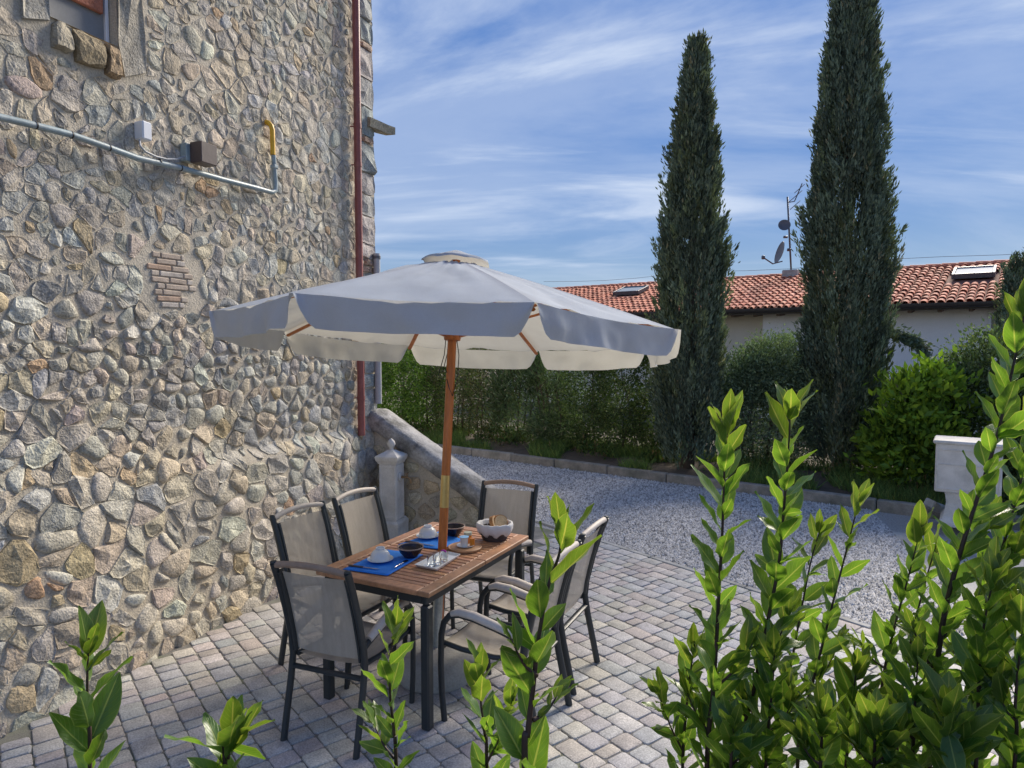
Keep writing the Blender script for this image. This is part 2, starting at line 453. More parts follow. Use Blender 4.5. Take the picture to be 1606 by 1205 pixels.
def leaf_material():
    m = bpy.data.materials.new('laurel_leaf')
    m.use_nodes = True
    t = m.node_tree; t.nodes.clear(); n = t.nodes.new; l = t.links.new
    o = n('ShaderNodeOutputMaterial'); b = n('ShaderNodeBsdfPrincipled')
    uv = n('ShaderNodeUVMap'); uv.uv_map = 'uv'
    sp = n('ShaderNodeSeparateXYZ'); l(uv.outputs[0], sp.inputs[0])
    ax = n('ShaderNodeMath'); ax.operation = 'SUBTRACT'; ax.inputs[1].default_value = .5; l(sp.outputs['X'], ax.inputs[0])
    ab = n('ShaderNodeMath'); ab.operation = 'ABSOLUTE'; l(ax.outputs[0], ab.inputs[0])
    mid = n('ShaderNodeMapRange'); mid.inputs['From Min'].default_value = .02; mid.inputs['From Max'].default_value = .045
    mid.inputs['To Min'].default_value = 1; mid.inputs['To Max'].default_value = 0; l(ab.outputs[0], mid.inputs['Value'])
    # side veins: y - 0.7*|x| in bands
    sv_ = n('ShaderNodeMath'); sv_.operation = 'MULTIPLY_ADD'; sv_.inputs[1].default_value = -.55
    l(ab.outputs[0], sv_.inputs[0]); l(sp.outputs['Y'], sv_.inputs[2])
    mu = n('ShaderNodeMath'); mu.operation = 'MULTIPLY'; mu.inputs[1].default_value = 9; l(sv_.outputs[0], mu.inputs[0])
    fr = n('ShaderNodeMath'); fr.operation = 'FRACT'; l(mu.outputs[0], fr.inputs[0])
    pk = n('ShaderNodeMapRange'); pk.inputs['From Min'].default_value = .0; pk.inputs['From Max'].default_value = .14
    pk.inputs['To Min'].default_value = .35; pk.inputs['To Max'].default_value = 0; l(fr.outputs[0], pk.inputs['Value'])
    vm = n('ShaderNodeMath'); vm.operation = 'MAXIMUM'; l(mid.outputs[0], vm.inputs[0]); l(pk.outputs[0], vm.inputs[1])
    ed = n('ShaderNodeMapRange'); ed.inputs['From Min'].default_value = .44; ed.inputs['From Max'].default_value = .5
    ed.inputs['To Min'].default_value = 0; ed.inputs['To Max'].default_value = .7; l(ab.outputs[0], ed.inputs['Value'])
    vm2 = n('ShaderNodeMath'); vm2.operation = 'MAXIMUM'; l(vm.outputs[0], vm2.inputs[0]); l(ed.outputs[0], vm2.inputs[1])
    oi = n('ShaderNodeObjectInfo')
    tcn = n('ShaderNodeTexCoord')
    av = n('ShaderNodeVectorMath'); av.operation = 'MULTIPLY_ADD'
    l(oi.outputs['Random'], av.inputs[0]); av.inputs[1].default_value = (17, 23, 31); l(tcn.outputs['Object'], av.inputs[2])
    nz = n('ShaderNodeTexNoise'); nz.inputs['Scale'].default_value = 2.2; nz.inputs['Detail'].default_value = 4; l(av.outputs[0], nz.inputs['Vector'])
    base = n('ShaderNodeMix'); base.data_type = 'RGBA'; l(nz.outputs['Fac'], base.inputs['Factor'])
    base.inputs['A'].default_value = (.034, .095, .018, 1); base.inputs['B'].default_value = (.070, .140, .026, 1)
    fl = n('ShaderNodeTexNoise'); fl.inputs['Scale'].default_value = 13; fl.inputs['Detail'].default_value = 2; l(av.outputs[0], fl.inputs['Vector'])
    fr_ = n('ShaderNodeMapRange'); fr_.inputs['From Min'].default_value = .70; fr_.inputs['From Max'].default_value = .76; fr_.inputs['To Max'].default_value = .8; l(fl.outputs['Fac'], fr_.inputs['Value'])
    fm_ = n('ShaderNodeMix'); fm_.data_type = 'RGBA'; l(fr_.outputs[0], fm_.inputs['Factor']); l(base.outputs['Result'], fm_.inputs['A']); fm_.inputs['B'].default_value = (.13, .085, .03, 1)
    base = fm_
    mo = n('ShaderNodeMix'); mo.data_type = 'RGBA'; mo.blend_type = 'MULTIPLY'; mo.inputs['Factor'].default_value = 1
    l(base.outputs['Result'], mo.inputs['A']); l(oi.outputs['Color'], mo.inputs['B'])
    vc = n('ShaderNodeMix'); vc.data_type = 'RGBA'; l(vm2.outputs[0], vc.inputs['Factor'])
    l(mo.outputs['Result'], vc.inputs['A']); vc.inputs['B'].default_value = (.22, .30, .07, 1)
    l(vc.outputs['Result'], b.inputs['Base Color'])
    b.inputs['Roughness'].default_value = .33
    b.inputs['Specular IOR Level'].default_value = .55
    bp = n('ShaderNodeBump'); bp.inputs['Strength'].default_value = .35; bp.inputs['Distance'].default_value = .02; bp.invert = True
    l(vm.outputs[0], bp.inputs['Height']); l(bp.outputs[0], b.inputs['Normal'])
    tr = n('ShaderNodeBsdfTranslucent')
    tm = n('ShaderNodeMix'); tm.data_type = 'RGBA'; l(vm2.outputs[0], tm.inputs['Factor'])
    tm.inputs['A'].default_value = (.20, .38, .03, 1); tm.inputs['B'].default_value = (.52, .62, .10, 1)
    tm2 = n('ShaderNodeMix'); tm2.data_type = 'RGBA'; tm2.blend_type = 'MULTIPLY'; tm2.inputs['Factor'].default_value = 1
    l(tm.outputs['Result'], tm2.inputs['A']); l(oi.outputs['Color'], tm2.inputs['B'])
    l(tm2.outputs['Result'], tr.inputs['Color'])
    mx = n('ShaderNodeMixShader'); mx.inputs[0].default_value = .36
    l(b.outputs[0], mx.inputs[1]); l(tr.outputs[0], mx.inputs[2]); l(mx.outputs[0], o.inputs['Surface'])
    return m
M['leaf'] = leaf_material()
def glass_material():
    m = bpy.data.materials.new('clear_glass'); m.use_nodes = True
    b = m.node_tree.nodes['Principled BSDF']
    b.inputs['Roughness'].default_value = .02; b.inputs['Transmission Weight'].default_value = 1; b.inputs['IOR'].default_value = 1.45
    b.inputs['Base Color'].default_value = (.95, .97, .97, 1)
    nz = m.node_tree.nodes.new('ShaderNodeTexNoise'); nz.inputs['Scale'].default_value = 40
    bp = m.node_tree.nodes.new('ShaderNodeBump'); bp.inputs['Strength'].default_value = .05
    m.node_tree.links.new(nz.outputs['Fac'], bp.inputs['Height']); m.node_tree.links.new(bp.outputs[0], b.inputs['Normal'])
    return m
M['glass'] = glass_material()

# ================================================================== SETTING: ground, patio, gravel, kerb
def sheet(name, pts, z, m, kind='structure'):
    b = MB(); b.add([(x, y, z) for x, y in pts], [tuple(range(len(pts)))])
    o = b.build(name, m); o['kind'] = kind
    return o
g = sheet('ground', [(-400, -400), (400, -400), (400, 400), (-400, 400)], -.09, M['soil'])

WU = Vector((.366, .931, 0)).normalized()        # along the old house wall, away from the camera
WN = Vector((.931, -.366, 0)).normalized()       # out of the wall
WO = Vector((-1.89, 5.22, 0)) - WN * .30         # origin on the upper wall plane
AD = Vector((math.cos(R(128)), math.sin(R(128)), 0))   # paving courses run this way
BD = Vector((AD.y, -AD.x, 0))
EDGE = 4.84                                       # last course before the gravel
KA, KB = Vector((-.97, 12.17, 0)), Vector((5.55, 7.16, 0))
KT = (KB - KA).normalized(); KN = Vector((-KT.y, KT.x, 0))
if KN.y < 0: KN = -KN

# patio: paving stones as parts, the far ones joined
PAL = [((0.423, 0.412, 0.403), 4), ((0.449, 0.430, 0.409), 5), ((0.461, 0.418, 0.386), 5), ((0.474, 0.436, 0.380), 3), ((0.392, 0.387, 0.386), 3), ((0.442, 0.387, 0.355), 3), ((0.487, 0.464, 0.433), 4), ((0.410, 0.399, 0.374), 2)]
def pick(pal):
    t = random.random() * sum(k for _, k in pal)
    for c, k in pal:
        t -= k
        if t <= 0: break
    j = random.uniform(.88, 1.12)
    return tuple(x * j * random.uniform(.97, 1.03) for x in c)
def paver_geo(lx, ly, rnd):
    vs = []; fs = []
    ch = .011
    cor = []
    hx, hy = lx / 2, ly / 2
    for (sx, sy) in ((1, 1), (-1, 1), (-1, -1), (1, -1)):
        jx, jy = rnd.uniform(-.003, .003), rnd.uniform(-.003, .003)
        a = (sx * hx + jx, sy * (hy - ch) + jy); b = (sx * (hx - ch) + jx, sy * hy + jy)
        cor += [a, b] if sx * sy > 0 else [b, a]
    def ring(k, z): return [(x * (1 - k / hx), y * (1 - k / hy), z) for x, y in cor]
    for k, z in ((0, -.06), (0, -.0085), (.003, -.0025), (.010, 0)):
        vs += ring(k, z)
    nn = 8
    for r in range(3):
        for i in range(nn):
            j = (i + 1) % nn
            fs.append((r * nn + i, r * nn + j, (r + 1) * nn + j, (r + 1) * nn + i))
    fs.append(tuple(3 * nn + i for i in range(nn)))
    return vs, fs
COURSE = .128
rp = random.Random(3)
pav_meshes = {}
LENS = [.088, .124, .124, .178]
for ln in set(LENS):
    pav_meshes[ln] = []
    for k in range(4):
        b = MB(); b.add(*paver_geo(ln - .006, COURSE - .006, rp))
        pav_meshes[ln].append(b.mesh('paver', M['paver'], True, 40))
patio = sheet('patio', [(-4.2, 1.2), (5.2, 1.2), (4.9, 1.75), (.65, 7.0), (-.6, 8.0), (-3.2, 8.0)], -.0095, M['joint'])
allp = []
ncourse = int((EDGE + 1.2) / COURSE)
for c in range(ncourse + 1):
    bc = EDGE - (c + .5) * COURSE
    a = -3.2 + rp.uniform(0, .2)
    while a < 7.2:
        ln = rp.choice(LENS) if c > 0 else .178
        p = AD * (a + ln / 2) + BD * bc
        a += ln
        off = (p - (WO + WN * .30)).dot(WN)
        s_ = (p - WO).dot(WU)
        if off < .05 or p.y < 1.6 or (s_ > 1.86 and off < 1.5): continue
        u, v, d = px(p)
        if u < -260 or u > 1860 or v > 1500: continue
        allp.append((ln / (d * d), p, ln, u, v))
allp.sort(key=lambda q: -(q[0] if (-30 < q[3] < 1640 and q[4] < 1225) else q[0] * .01))
rot = Matrix.Rotation(math.atan2(AD.y, AD.x), 4, 'Z')
far = MB()
for i, (sz, p, ln, u, v) in enumerate(allp):
    me = rp.choice(pav_meshes[ln])
    mt = Matrix.Translation(p + Vector((0, 0, rp.uniform(-.003, .002)))) @ rot @ Matrix.Rotation(rp.gauss(0, .008), 4, 'X') @ Matrix.Rotation(rp.gauss(0, .008), 4, 'Y') @ Matrix.Rotation(rp.gauss(0, .01), 4, 'Z')
    if rp.random() < .5: mt = mt @ Matrix.Rotation(math.pi, 4, 'Z')
    col = pick(PAL)
    if i < 290:
        o = link('paver', me, patio); o.matrix_world = mt; o.color = (*col, 1)
    else:
        far.add([mt @ q.co for q in me.vertices], [tuple(f.vertices) for f in me.polygons], col)
far.build('distant_pavers', M['paver_far'], patio, True, 40, kind='stuff')
# slim concrete edging strip between paving and gravel
eb = MB()
for k in range(9):
    c = AD * (-2.4 + k * 1.0) + BD * (EDGE + .035)
    eb.box(c + Vector((0, 0, -.045)), (.994, .06, .09), Matrix.Rotation(math.atan2(AD.y, AD.x), 3, 'Z'), bev=.006)
eb.build('edging_strip', M['concrete'], patio)

gravel_bed = sheet('gravel_drive', [(-.6, 8.0), (.65, 7.02), (4.85, 1.9), (8.6, 1.6), (9.5, 4.1), (5.6, 7.2), (-1.0, 12.3), (-7.5, 17.3), (-7.5, 13.0)], -.022, M['gravel_bed'])
# gravel stones
def gravel():
    pts = []
    want = 72000
    qa, qb = at_z(1397, 832), at_z(1560, 1000)
    while len(pts) < want:
        x = rng.uniform(-3.2, 7.5, 60000); y = rng.uniform(2.5, 14, 60000)
        bc = x * BD.x + y * BD.y
        kd = (x - KA.x) * KN.x + (y - KA.y) * KN.y
        ok = (bc > EDGE + .07) & (kd < -.03)
        off = (x - WO.x) * WN.x + (y - WO.y) * WN.y
        sw = (x - WO.x) * WU.x + (y - WO.y) * WU.y
        ok &= ~((off < .4) & (sw < 2.2))
        ok &= ~((off > -.2) & (off < 1.75) & (sw < 2.15))
        u = 803 + FPX * x / y
        ok &= (u > 560) & (u < 1750)
        # concrete apron at the right
        ok &= (x - qa.x) * (qb.y - qa.y) - (y - qa.y) * (qb.x - qa.x) > 0
        ok &= rng.random(60000) < np.clip(9.0 / (y * y) * 4.5, .25, 1)
        pts += list(zip(x[ok], y[ok]))
    pts = np.array(pts[:want])
    n = len(pts)
    oct_v = np.array([(1, 0, 0), (0, 1, 0), (-1, 0, 0), (0, -1, 0), (0, 0, 1), (.7, .7, -.5)], dtype=np.float64)
    oct_f = np.array([(0, 1, 4), (1, 2, 4), (2, 3, 4), (3, 0, 4)])
    base = oct_v[:5]
    sz = rng.uniform(.009, .020, n)
    ang = rng.uniform(0, 2 * np.pi, n)
    v = base[None] * (1 + rng.uniform(-.35, .35, (n, 5, 3)))
    v = v + rng.uniform(-.15, .15, (n, 5, 3))
    v[:, :4, 2] = -.35
    v[:, :, 2] *= rng.uniform(.5, 1.0, (n, 1))
    ca, sa = np.cos(ang)[:, None], np.sin(ang)[:, None]
    x = v[:, :, 0] * ca - v[:, :, 1] * sa; y = v[:, :, 0] * sa + v[:, :, 1] * ca
    P = np.stack([x * sz[:, None] + pts[:, :1], y * sz[:, None] + pts[:, 1:], v[:, :, 2] * sz[:, None] - .010 + rng.uniform(0, .008, (n, 1))], -1)
    F = oct_f[None] + (np.arange(n) * 5)[:, None, None]
    lum = np.where(rng.random(n) < .55, rng.uniform(.46, .66, n), rng.uniform(.20, .42, n))
    tint = np.stack([lum * 1.03, lum * 1.0, lum * .96], -1)
    T = np.repeat(tint, 5, axis=0)
    me = fast_mesh('gravel', P.reshape(-1, 3), F.reshape(-1, 3), M['gravel'], T)
    o = link('gravel', me)
    tag(o, 'loose grey and white gravel covering the drive', 'gravel', kind='stuff')
gravel()
# concrete apron to the right of the gravel
ap = MB()
q = [at_z(1397, 832, 0), at_z(1610, 868, 0), at_z(1760, 1000, 0), at_z(1560, 1000, 0)]
ap.add([(p.x, p.y, -.004) for p in q] + [(p.x, p.y, -.08) for p in q], [(3, 2, 1, 0), (0, 1, 5, 4), (1, 2, 6, 5), (2, 3, 7, 6), (3, 0, 4, 7)])
o = ap.build('concrete_apron', M['concrete']); o['kind'] = 'structure'

# kerb of separate stones, with the planted bank behind it
kerb = empty('kerb', KA, kind='structure')
a = -5.2; ki = 0
kr = Matrix.Rotation(math.atan2(KT.y, KT.x), 3, 'Z')
while a < 11.0:
    ln = random.uniform(.85, 1.0)
    b = MB()
    c = KA + KT * (a + ln / 2) + KN * .06
    f_ = random.uniform(.85, 1.12)
    b.box(c - KA + Vector((0, 0, .02 + random.uniform(-.006, .006))), (ln - .012, .115, .20), kr @ Matrix.Rotation(random.gauss(0, .006), 3, 'Z'), col=(f_, f_ * .98, f_ * .95), bev=.012)
    b.build('kerb_stone', M['kerb'], kerb)
    a += ln
bank = MB()
nx, ny = 60, 14
for i in range(nx + 1):
    for j in range(ny + 1):
        p = KA + KT * (-6 + 19 * i / nx) + KN * (.118 + 3.4 * j / ny)
        z = .07 + .10 * min(1, j / 3) + .10 * (n1(p.x * .8, p.y * .8) - .5)
        bank.add([(p.x, p.y, z)], [])
bank.f = [(i * (ny + 1) + j, (i + 1) * (ny + 1) + j, (i + 1) * (ny + 1) + j + 1, i * (ny + 1) + j + 1) for i in range(nx) for j in range(ny)]
o = bank.build('planted_bank', M['soil'], None, True); o['kind'] = 'structure'
def bank_z(p):
    d = (p - KA).dot(KN)
    return .07 + .10 * min(1, max(0, (d - .118)) / (3.4 * 3 / 14)) + .10 * (n1(p.x * .8, p.y * .8) - .5)

def grass():
    n = 40000
    t = rng.uniform(-1.5, 8.5, n); d = .13 + rng.power(.75, n) * 1.35
    P = np.array([KA.x, KA.y])[None] + t[:, None] * np.array([KT.x, KT.y])[None] + d[:, None] * np.array([KN.x, KN.y])[None]
    patch = vnoise(np.stack([P[:, 0] * 1.7 + 50, P[:, 1] * 1.7 + 50, np.zeros(n)], -1))
    keep = (patch > .38) & ((t > 3.2) | (patch > .6))
    P, d, t = P[keep], d[keep], t[keep]; n = len(P)
    z = .07 + .10 * np.clip((d - .118) / .73, 0, 1)
    h = rng.uniform(.06, .22, n); wd = rng.uniform(.004, .009, n)
    an = rng.uniform(0, 2 * np.pi, n)
    lean = rng.normal(0, .5, (n, 2)) * h[:, None]
    dx, dy = np.cos(an) * wd, np.sin(an) * wd
    V = np.stack([np.stack([P[:, 0] - dx, P[:, 1] - dy, z - .02], -1), np.stack([P[:, 0] + dx, P[:, 1] + dy, z - .02], -1),
                  np.stack([P[:, 0] + lean[:, 0], P[:, 1] + lean[:, 1], z + h], -1)], 1)
    F = np.arange(n * 3).reshape(n, 3)
    tt = rng.uniform(.6, 1.5, (n, 1)) * np.array([[1, 1, 1]]) * np.where(rng.random((n, 1)) < .12, np.array([[2.2, 1.5, 1.6]]), 1)
    me = fast_mesh('grass', V.reshape(-1, 3), F, M['grass'], np.repeat(tt, 3, 0))
    tag(link('grass', me), 'rough green grass on the bank behind the kerb', 'grass', kind='stuff')
grass()

# ================================================================== OLD STONE HOUSE
def wall_off(s, z):
    if z <= 0: z = 0
    right = 0.0
    if z < 1.08: right = .10 + .20 * (1 - z / 1.08)
    elif z < 1.16: right = .10 * (1.16 - z) / .08
    left = .30 * max(0, 1 - z / 1.5) ** 1.2
    k = min(1, max(0, (s + .7) / .5)); k = k * k * (3 - 2 * k)
    o = left * (1 - k) + right * k
    if s > 1.2: o *= 1 - .62 * min(1, (s - 1.2) / .35)
    return o + .02 * (n1(s * 1.3, z * 1.3) - .5)
def WP(s, z, h=0.0): return WO + WU * s + WN * (wall_off(s, z) + h) + Vector((0, 0, z))
def wall_sz(u, v, off=0.0):                 # wall coordinates of a photo point
    a, f, d = ray(u, v)
    dr = Vector((a, f, d)); o = Vector((0, 0, CAM_H)); q = WO + WN * off
    t = (q - o).dot(WN) / dr.dot(WN)
    p = o + dr * t
    return (p - WO).dot(WU), p.z, p
SC = 1.965                                   # s of the house corner
WTOP = 6.7
house = empty('stone_house', WO, label='tall old rubble stone house wall with a red downpipe at its corner', cat='house')
def HL(p): return Vector(p) - WO
wm = MB()
WIN = (-1.42, -.985, 3.90, 4.95)
ss = [(-3.4 + (SC + 3.4) * i / 90) for i in range(91)]
ss = sorted(ss + [WIN[0], WIN[1]])
zs = sorted([-.1] + [WTOP * i / 105 for i in range(106)] + [WIN[2], WIN[3]])
idx = {}
for i, s_ in enumerate(ss):
    for j, z_ in enumerate(zs):
        idx[i, j] = len(wm.v)
        wm.add([HL(WP(s_, z_, .006 * (n1(s_ * 9, z_ * 9, 5) - .5)))], [])
for i in range(len(ss) - 1):
    for j in range(len(zs) - 1):
        if WIN[0] - 1e-6 <= ss[i] and ss[i + 1] <= WIN[1] + 1e-6 and WIN[2] - 1e-6 <= zs[j] and zs[j + 1] <= WIN[3] + 1e-6: continue
        wm.f.append((idx[i, j], idx[i + 1, j], idx[i + 1, j + 1], idx[i, j + 1]))
# window reveal
rv = -.10
def wl(s_, z_, h): return HL(WO + WU * s_ + WN * h + Vector((0, 0, z_)))
a0, a1, b0, b1 = WIN
for (p, q) in (((a0, b0), (a1, b0)), ((a1, b0), (a1, b1)), ((a1, b1), (a0, b1)), ((a0, b1), (a0, b0))):
    wm.add([wl(*p, .01), wl(*q, .01), wl(*q, rv), wl(*p, rv)], [(0, 1, 2, 3)])
# gable end and the rest of the body
e0 = [HL(WP(SC, z_)) for z_ in zs]
e1 = [HL(WP(SC, z_)) for z_ in zs]
for j in range(len(zs)):
    e1[j] = HL(WO + WU * (SC + .0) - WN * 6 + Vector((0, 0, zs[j])))
b = len(wm.v)
wm.add(e0 + e1, [(j, len(zs) + j, len(zs) + j + 1, j + 1) for j in range(len(zs) - 1)])
bk = [WO + WU * SC - WN * 6, WO - WU * 3.4 - WN * 6, WO - WU * 3.4]
bk = [HL(p) for p in bk]
wm.add([p + Vector((0, 0, z_)) for p in bk for z_ in (-.1, WTOP)], [(0, 2, 3, 1), (2, 4, 5, 3)])
wm.add([wl(-3.4, WTOP, 0), wl(SC, WTOP, 0), wl(SC, WTOP, -6), wl(-3.4, WTOP, -6)], [(0, 1, 2, 3)])
wall = wm.build('wall', M['mortar'], house, True, 60)

SPAL = [((0.449, 0.416, 0.347), 6), ((0.493, 0.450, 0.371), 7), ((0.394, 0.371, 0.318), 4), ((0.499, 0.432, 0.328), 6), ((0.453, 0.388, 0.289), 4), ((0.432, 0.422, 0.385), 3), ((0.378, 0.382, 0.360), 1.6), ((0.517, 0.509, 0.429), 4), ((0.484, 0.330, 0.206), .45), ((0.469, 0.376, 0.237), 1.1), ((0.317, 0.309, 0.272), 1), ((0.445, 0.380, 0.322), 1)]
def clip(poly, mx, my, nx_, ny_):
    outp = []
    n = len(poly)
    for i in range(n):
        p = poly[i]; q = poly[(i + 1) % n]
        dp = (p[0] - mx) * nx_ + (p[1] - my) * ny_; dq = (q[0] - mx) * nx_ + (q[1] - my) * ny_
        if dp <= 0: outp.append(p)
        if (dp < 0 < dq) or (dq < 0 < dp):
            t = dp / (dp - dq); outp.append((p[0] + (q[0] - p[0]) * t, p[1] + (q[1] - p[1]) * t))
    return outp
rs = random.Random(21)
def stone_geo(poly, depth, gap, rounded, np_=12):
    cx = sum(p[0] for p in poly) / len(poly); cy = sum(p[1] for p in poly) / len(poly)
    # chaikin smoothing of the outline
    for _ in range(1):
        q = []
        k = .22 if rounded else .07
        for i in range(len(poly)):
            a_, b_ = poly[i], poly[(i + 1) % len(poly)]
            q += [(a_[0] * (1 - k) + b_[0] * k, a_[1] * (1 - k) + b_[1] * k), (a_[0] * k + b_[0] * (1 - k), a_[1] * k + b_[1] * (1 - k))]
        poly = q
    # resample by length
    per = [0]
    for i in range(len(poly)):
        a_, b_ = poly[i], poly[(i + 1) % len(poly)]
        per.append(per[-1] + math.hypot(b_[0] - a_[0], b_[1] - a_[1]))
    pts = []
    for k in range(np_):
        t = per[-1] * (k + rs.uniform(-.15, .15)) / np_ % per[-1]
        i = max(j for j in range(len(per) - 1) if per[j] <= t + 1e-9)
        a_, b_ = poly[i], poly[(i + 1) % len(poly)]
        f = (t - per[i]) / max(1e-9, per[i + 1] - per[i])
        pts.append((a_[0] + (b_[0] - a_[0]) * f, a_[1] + (b_[1] - a_[1]) * f))
    rad = min(math.hypot(p[0] - cx, p[1] - cy) for p in pts)
    k0 = max(.45, 1 - gap / max(.01, rad))
    tx, ty = rs.gauss(0, .16), rs.gauss(0, .16)
    pl = [(rs.uniform(0, 6.28), rs.uniform(.12, .5)) for _ in range(3)]
    def hgt(x, y, e):
        r_ = math.hypot(x, y) / max(rad, .01)
        if rounded: return depth * math.sqrt(max(0, 1 - .75 * e * e)) + tx * x * .5 + ty * y * .5
        hh = depth + tx * .7 * x + ty * .7 * y
        for a_, sl in pl: hh = min(hh, depth * 1.15 - sl * (x * math.cos(a_) + y * math.sin(a_)))
        return max(hh, depth * .25)
    vs = []
    for (k, e) in ((1.02, None), (1.0, 0), (.86, .86), (.5, .5)):
        for (x, y) in pts:
            dx, dy = (x - cx) * k0 * k, (y - cy) * k0 * k
            jt = rad * .05
            if e is None: vs.append((cx + dx, cy + dy, -.03))
            elif e == 0: vs.append((cx + dx + rs.gauss(0, jt * .5), cy + dy + rs.gauss(0, jt * .5), depth * (.22 if rounded else .42) + rs.gauss(0, .003)))
            else: vs.append((cx + dx + rs.gauss(0, jt), cy + dy + rs.gauss(0, jt), hgt(dx, dy, e) + rs.gauss(0, depth * .05)))
    vs.append((cx, cy, hgt(0, 0, 0) + rs.gauss(0, depth * .08)))
    fs = []
    for r_ in range(3):
        for i in range(np_):
            j = (i + 1) % np_
            fs.append((r_ * np_ + i, r_ * np_ + j, (r_ + 1) * np_ + j, (r_ + 1) * np_ + i))
    for i in range(np_): fs.append((3 * np_ + i, 3 * np_ + (i + 1) % np_, 4 * np_))
    return vs, fs, (cx, cy)
def build_stones(cells, place, parent_wall, limit, off):
    """cells: (poly, depth, gap, rounded, colour, name); the largest in the photo become parts, the rest one joined part"""
    rank = []
    for c in cells:
        poly = c[0]
        cx = sum(p[0] for p in poly) / len(poly); cy = sum(p[1] for p in poly) / len(poly)
        ar = abs(sum(poly[i][0] * poly[(i + 1) % len(poly)][1] - poly[(i + 1) % len(poly)][0] * poly[i][1] for i in range(len(poly)))) / 2
        p = place(cx, cy, 0)
        u, v, d = px(p)
        vis = -20 < u < 1640 and -20 < v < 1230 and d > .2
        rank.append((ar / (d * d) * (1 if vis else .001), c))
    rank.sort(key=lambda q: -q[0])
    rest = {True: MB(), False: MB()}
    for i, (_, c) in enumerate(rank):
        poly, depth, gap, rounded, col, nm = c
        vs, fs, _c = stone_geo(poly, depth, gap, rounded)
        P = [place(x, y, h) - off for x, y, h in vs]
        if i < limit:
            b = MB()
            o_ = place(_c[0], _c[1], 0) - off
            b.add([p - o_ for p in P], fs, col)
            b.build(nm, M['stone'], parent_wall, rounded, None, loc=o_)
        else:
            rest[rounded].add(P, fs, col)
    mb = rest[False]
    nflat = len(mb.f)
    mb.add(rest[True].v, rest[True].f)
    if rest[True].v: mb.c[-len(rest[True].v):] = rest[True].c
    if mb.v:
        o = mb.build('small_stones', M['stone'], parent_wall, kind='stuff')
        o.data.polygons.foreach_set('use_smooth', [i >= nflat for i in range(len(mb.f))])

# brick patch position
bs0, bz1, _ = wall_sz(228, 392); bs1, bz0, _ = wall_sz(309, 486)
QS = 1.63                                   # quoins start here
reserved = [(WIN[0] - .15, WIN[0], WIN[2] - .10, WIN[3] + .3), (WIN[1], WIN[1] + .19, WIN[2] - .18, WIN[3] + .3), (WIN[0], WIN[1], WIN[2] - .20, WIN[3] + .3), (bs0, bs1, bz0, bz1), (QS, 2.3, 1.2, WTOP)]
def in_res(s_, z_, m=0.0):
    return any(a - m < s_ < b + m and c - m < z_ < d + m for a, b, c, d in reserved)
seeds = []
z_ = -.05
while z_ < 6.3:
    hrow = rs.choice([.055, .075, .09, .10, .115, .13, .16]) if z_ > .9 else rs.choice([.10, .13, .16, .20])
    s_ = -2.75 + rs.uniform(0, .2)
    while s_ < 2.05:
        wd = hrow * rs.choice([.8, 1.0, 1.3, 1.6, 2.0, 2.5])
        cs, cz = s_ + wd / 2 + rs.gauss(0, .018), z_ + hrow / 2 + rs.gauss(0, .15) * hrow
        if not in_res(cs, cz, .03):
            if wd > .2 and rs.random() < .25 and hrow > .12:
                seeds.append((cs, cz + hrow * .26, 0)); seeds.append((cs + rs.uniform(-.05, .05), cz - hrow * .26, 0))
            else:
                seeds.append((cs, cz, 0))
        s_ += wd
    z_ += hrow
for _ in range(330):                        # small packing stones between the large ones
    seeds.append((rs.uniform(-2.7, 2.0), rs.uniform(0, 6.2), 0))
seeds = [q for q in seeds if not in_res(q[0], q[1], .02)]
ghosts = []
for (a, b, c, d) in reserved:
    for i in range(int((b - a) / .06) + 1):
        for j in range(int((d - c) / .06) + 1):
            gs, gz = a + .03 + i * .06, c + .03 + j * .06
            if gs < b and gz < d: ghosts.append((gs, gz, 1))
alls = np.array(seeds + ghosts)
# relax a little apart so that no sliver stones arise
for it in range(2):
    for i in range(len(seeds)):
        d2 = ((alls[:, :2] - alls[i, :2]) * np.array([.8, 1.0]))
        dd = np.hypot(d2[:, 0], d2[:, 1]); dd[i] = 9
        j = int(np.argmin(dd))
        if dd[j] < .06:
            v_ = (alls[i, :2] - alls[j, :2]) / max(dd[j], 1e-4)
            alls[i, :2] += v_ * (.06 - dd[j]) * .5
cells = []
for i in range(len(seeds)):
    x, y = alls[i, :2]
    d2 = (alls[:, 0] - x) ** 2 + (alls[:, 1] - y) ** 2
    nb = np.argpartition(d2, 26)[:26]
    poly = [(x - .3, y - .3), (x + .3, y - .3), (x + .3, y + .3), (x - .3, y + .3)]
    for j in nb[np.argsort(d2[nb])]:
        if j == i or d2[j] > .36: continue
        X, Y = alls[j, :2]
        k = .5
        poly = clip(poly, x + (X - x) * k, y + (Y - y) * k, X - x, Y - y)
        if len(poly) < 3: break
    if len(poly) < 3: continue
    cy = sum(p[1] for p in poly) / len(poly)
    ar = abs(sum(poly[k][0] * poly[(k + 1) % len(poly)][1] - poly[(k + 1) % len(poly)][0] * poly[k][1] for k in range(len(poly)))) / 2
    if ar < .0010: continue
    # irregular outline
    poly = [(p[0] + rs.gauss(0, .013), p[1] + rs.gauss(0, .011)) for p in poly]
    low = cy < 1.1
    rounded = rs.random() < (.26 if cy < 2.3 else .12)
    depth = min(.040, (.009 + .085 * math.sqrt(ar) * rs.uniform(.25, 1.1)) * (1.2 if cy < 2.4 else .75))
    gap = rs.choice([.000, .001, .002, .004, .006, .010, .018])
    pt = .86 + .28 * n1(x * .9 + 3, y * .9, 2); pg = n1(x * 1.3, y * 1.3, 7)
    cells.append((poly, depth, gap, rounded, tuple(c * pt * k for c, k in zip(pick(SPAL), (1, .985 + .03 * pg, .97 + .05 * pg))), 'stone'))
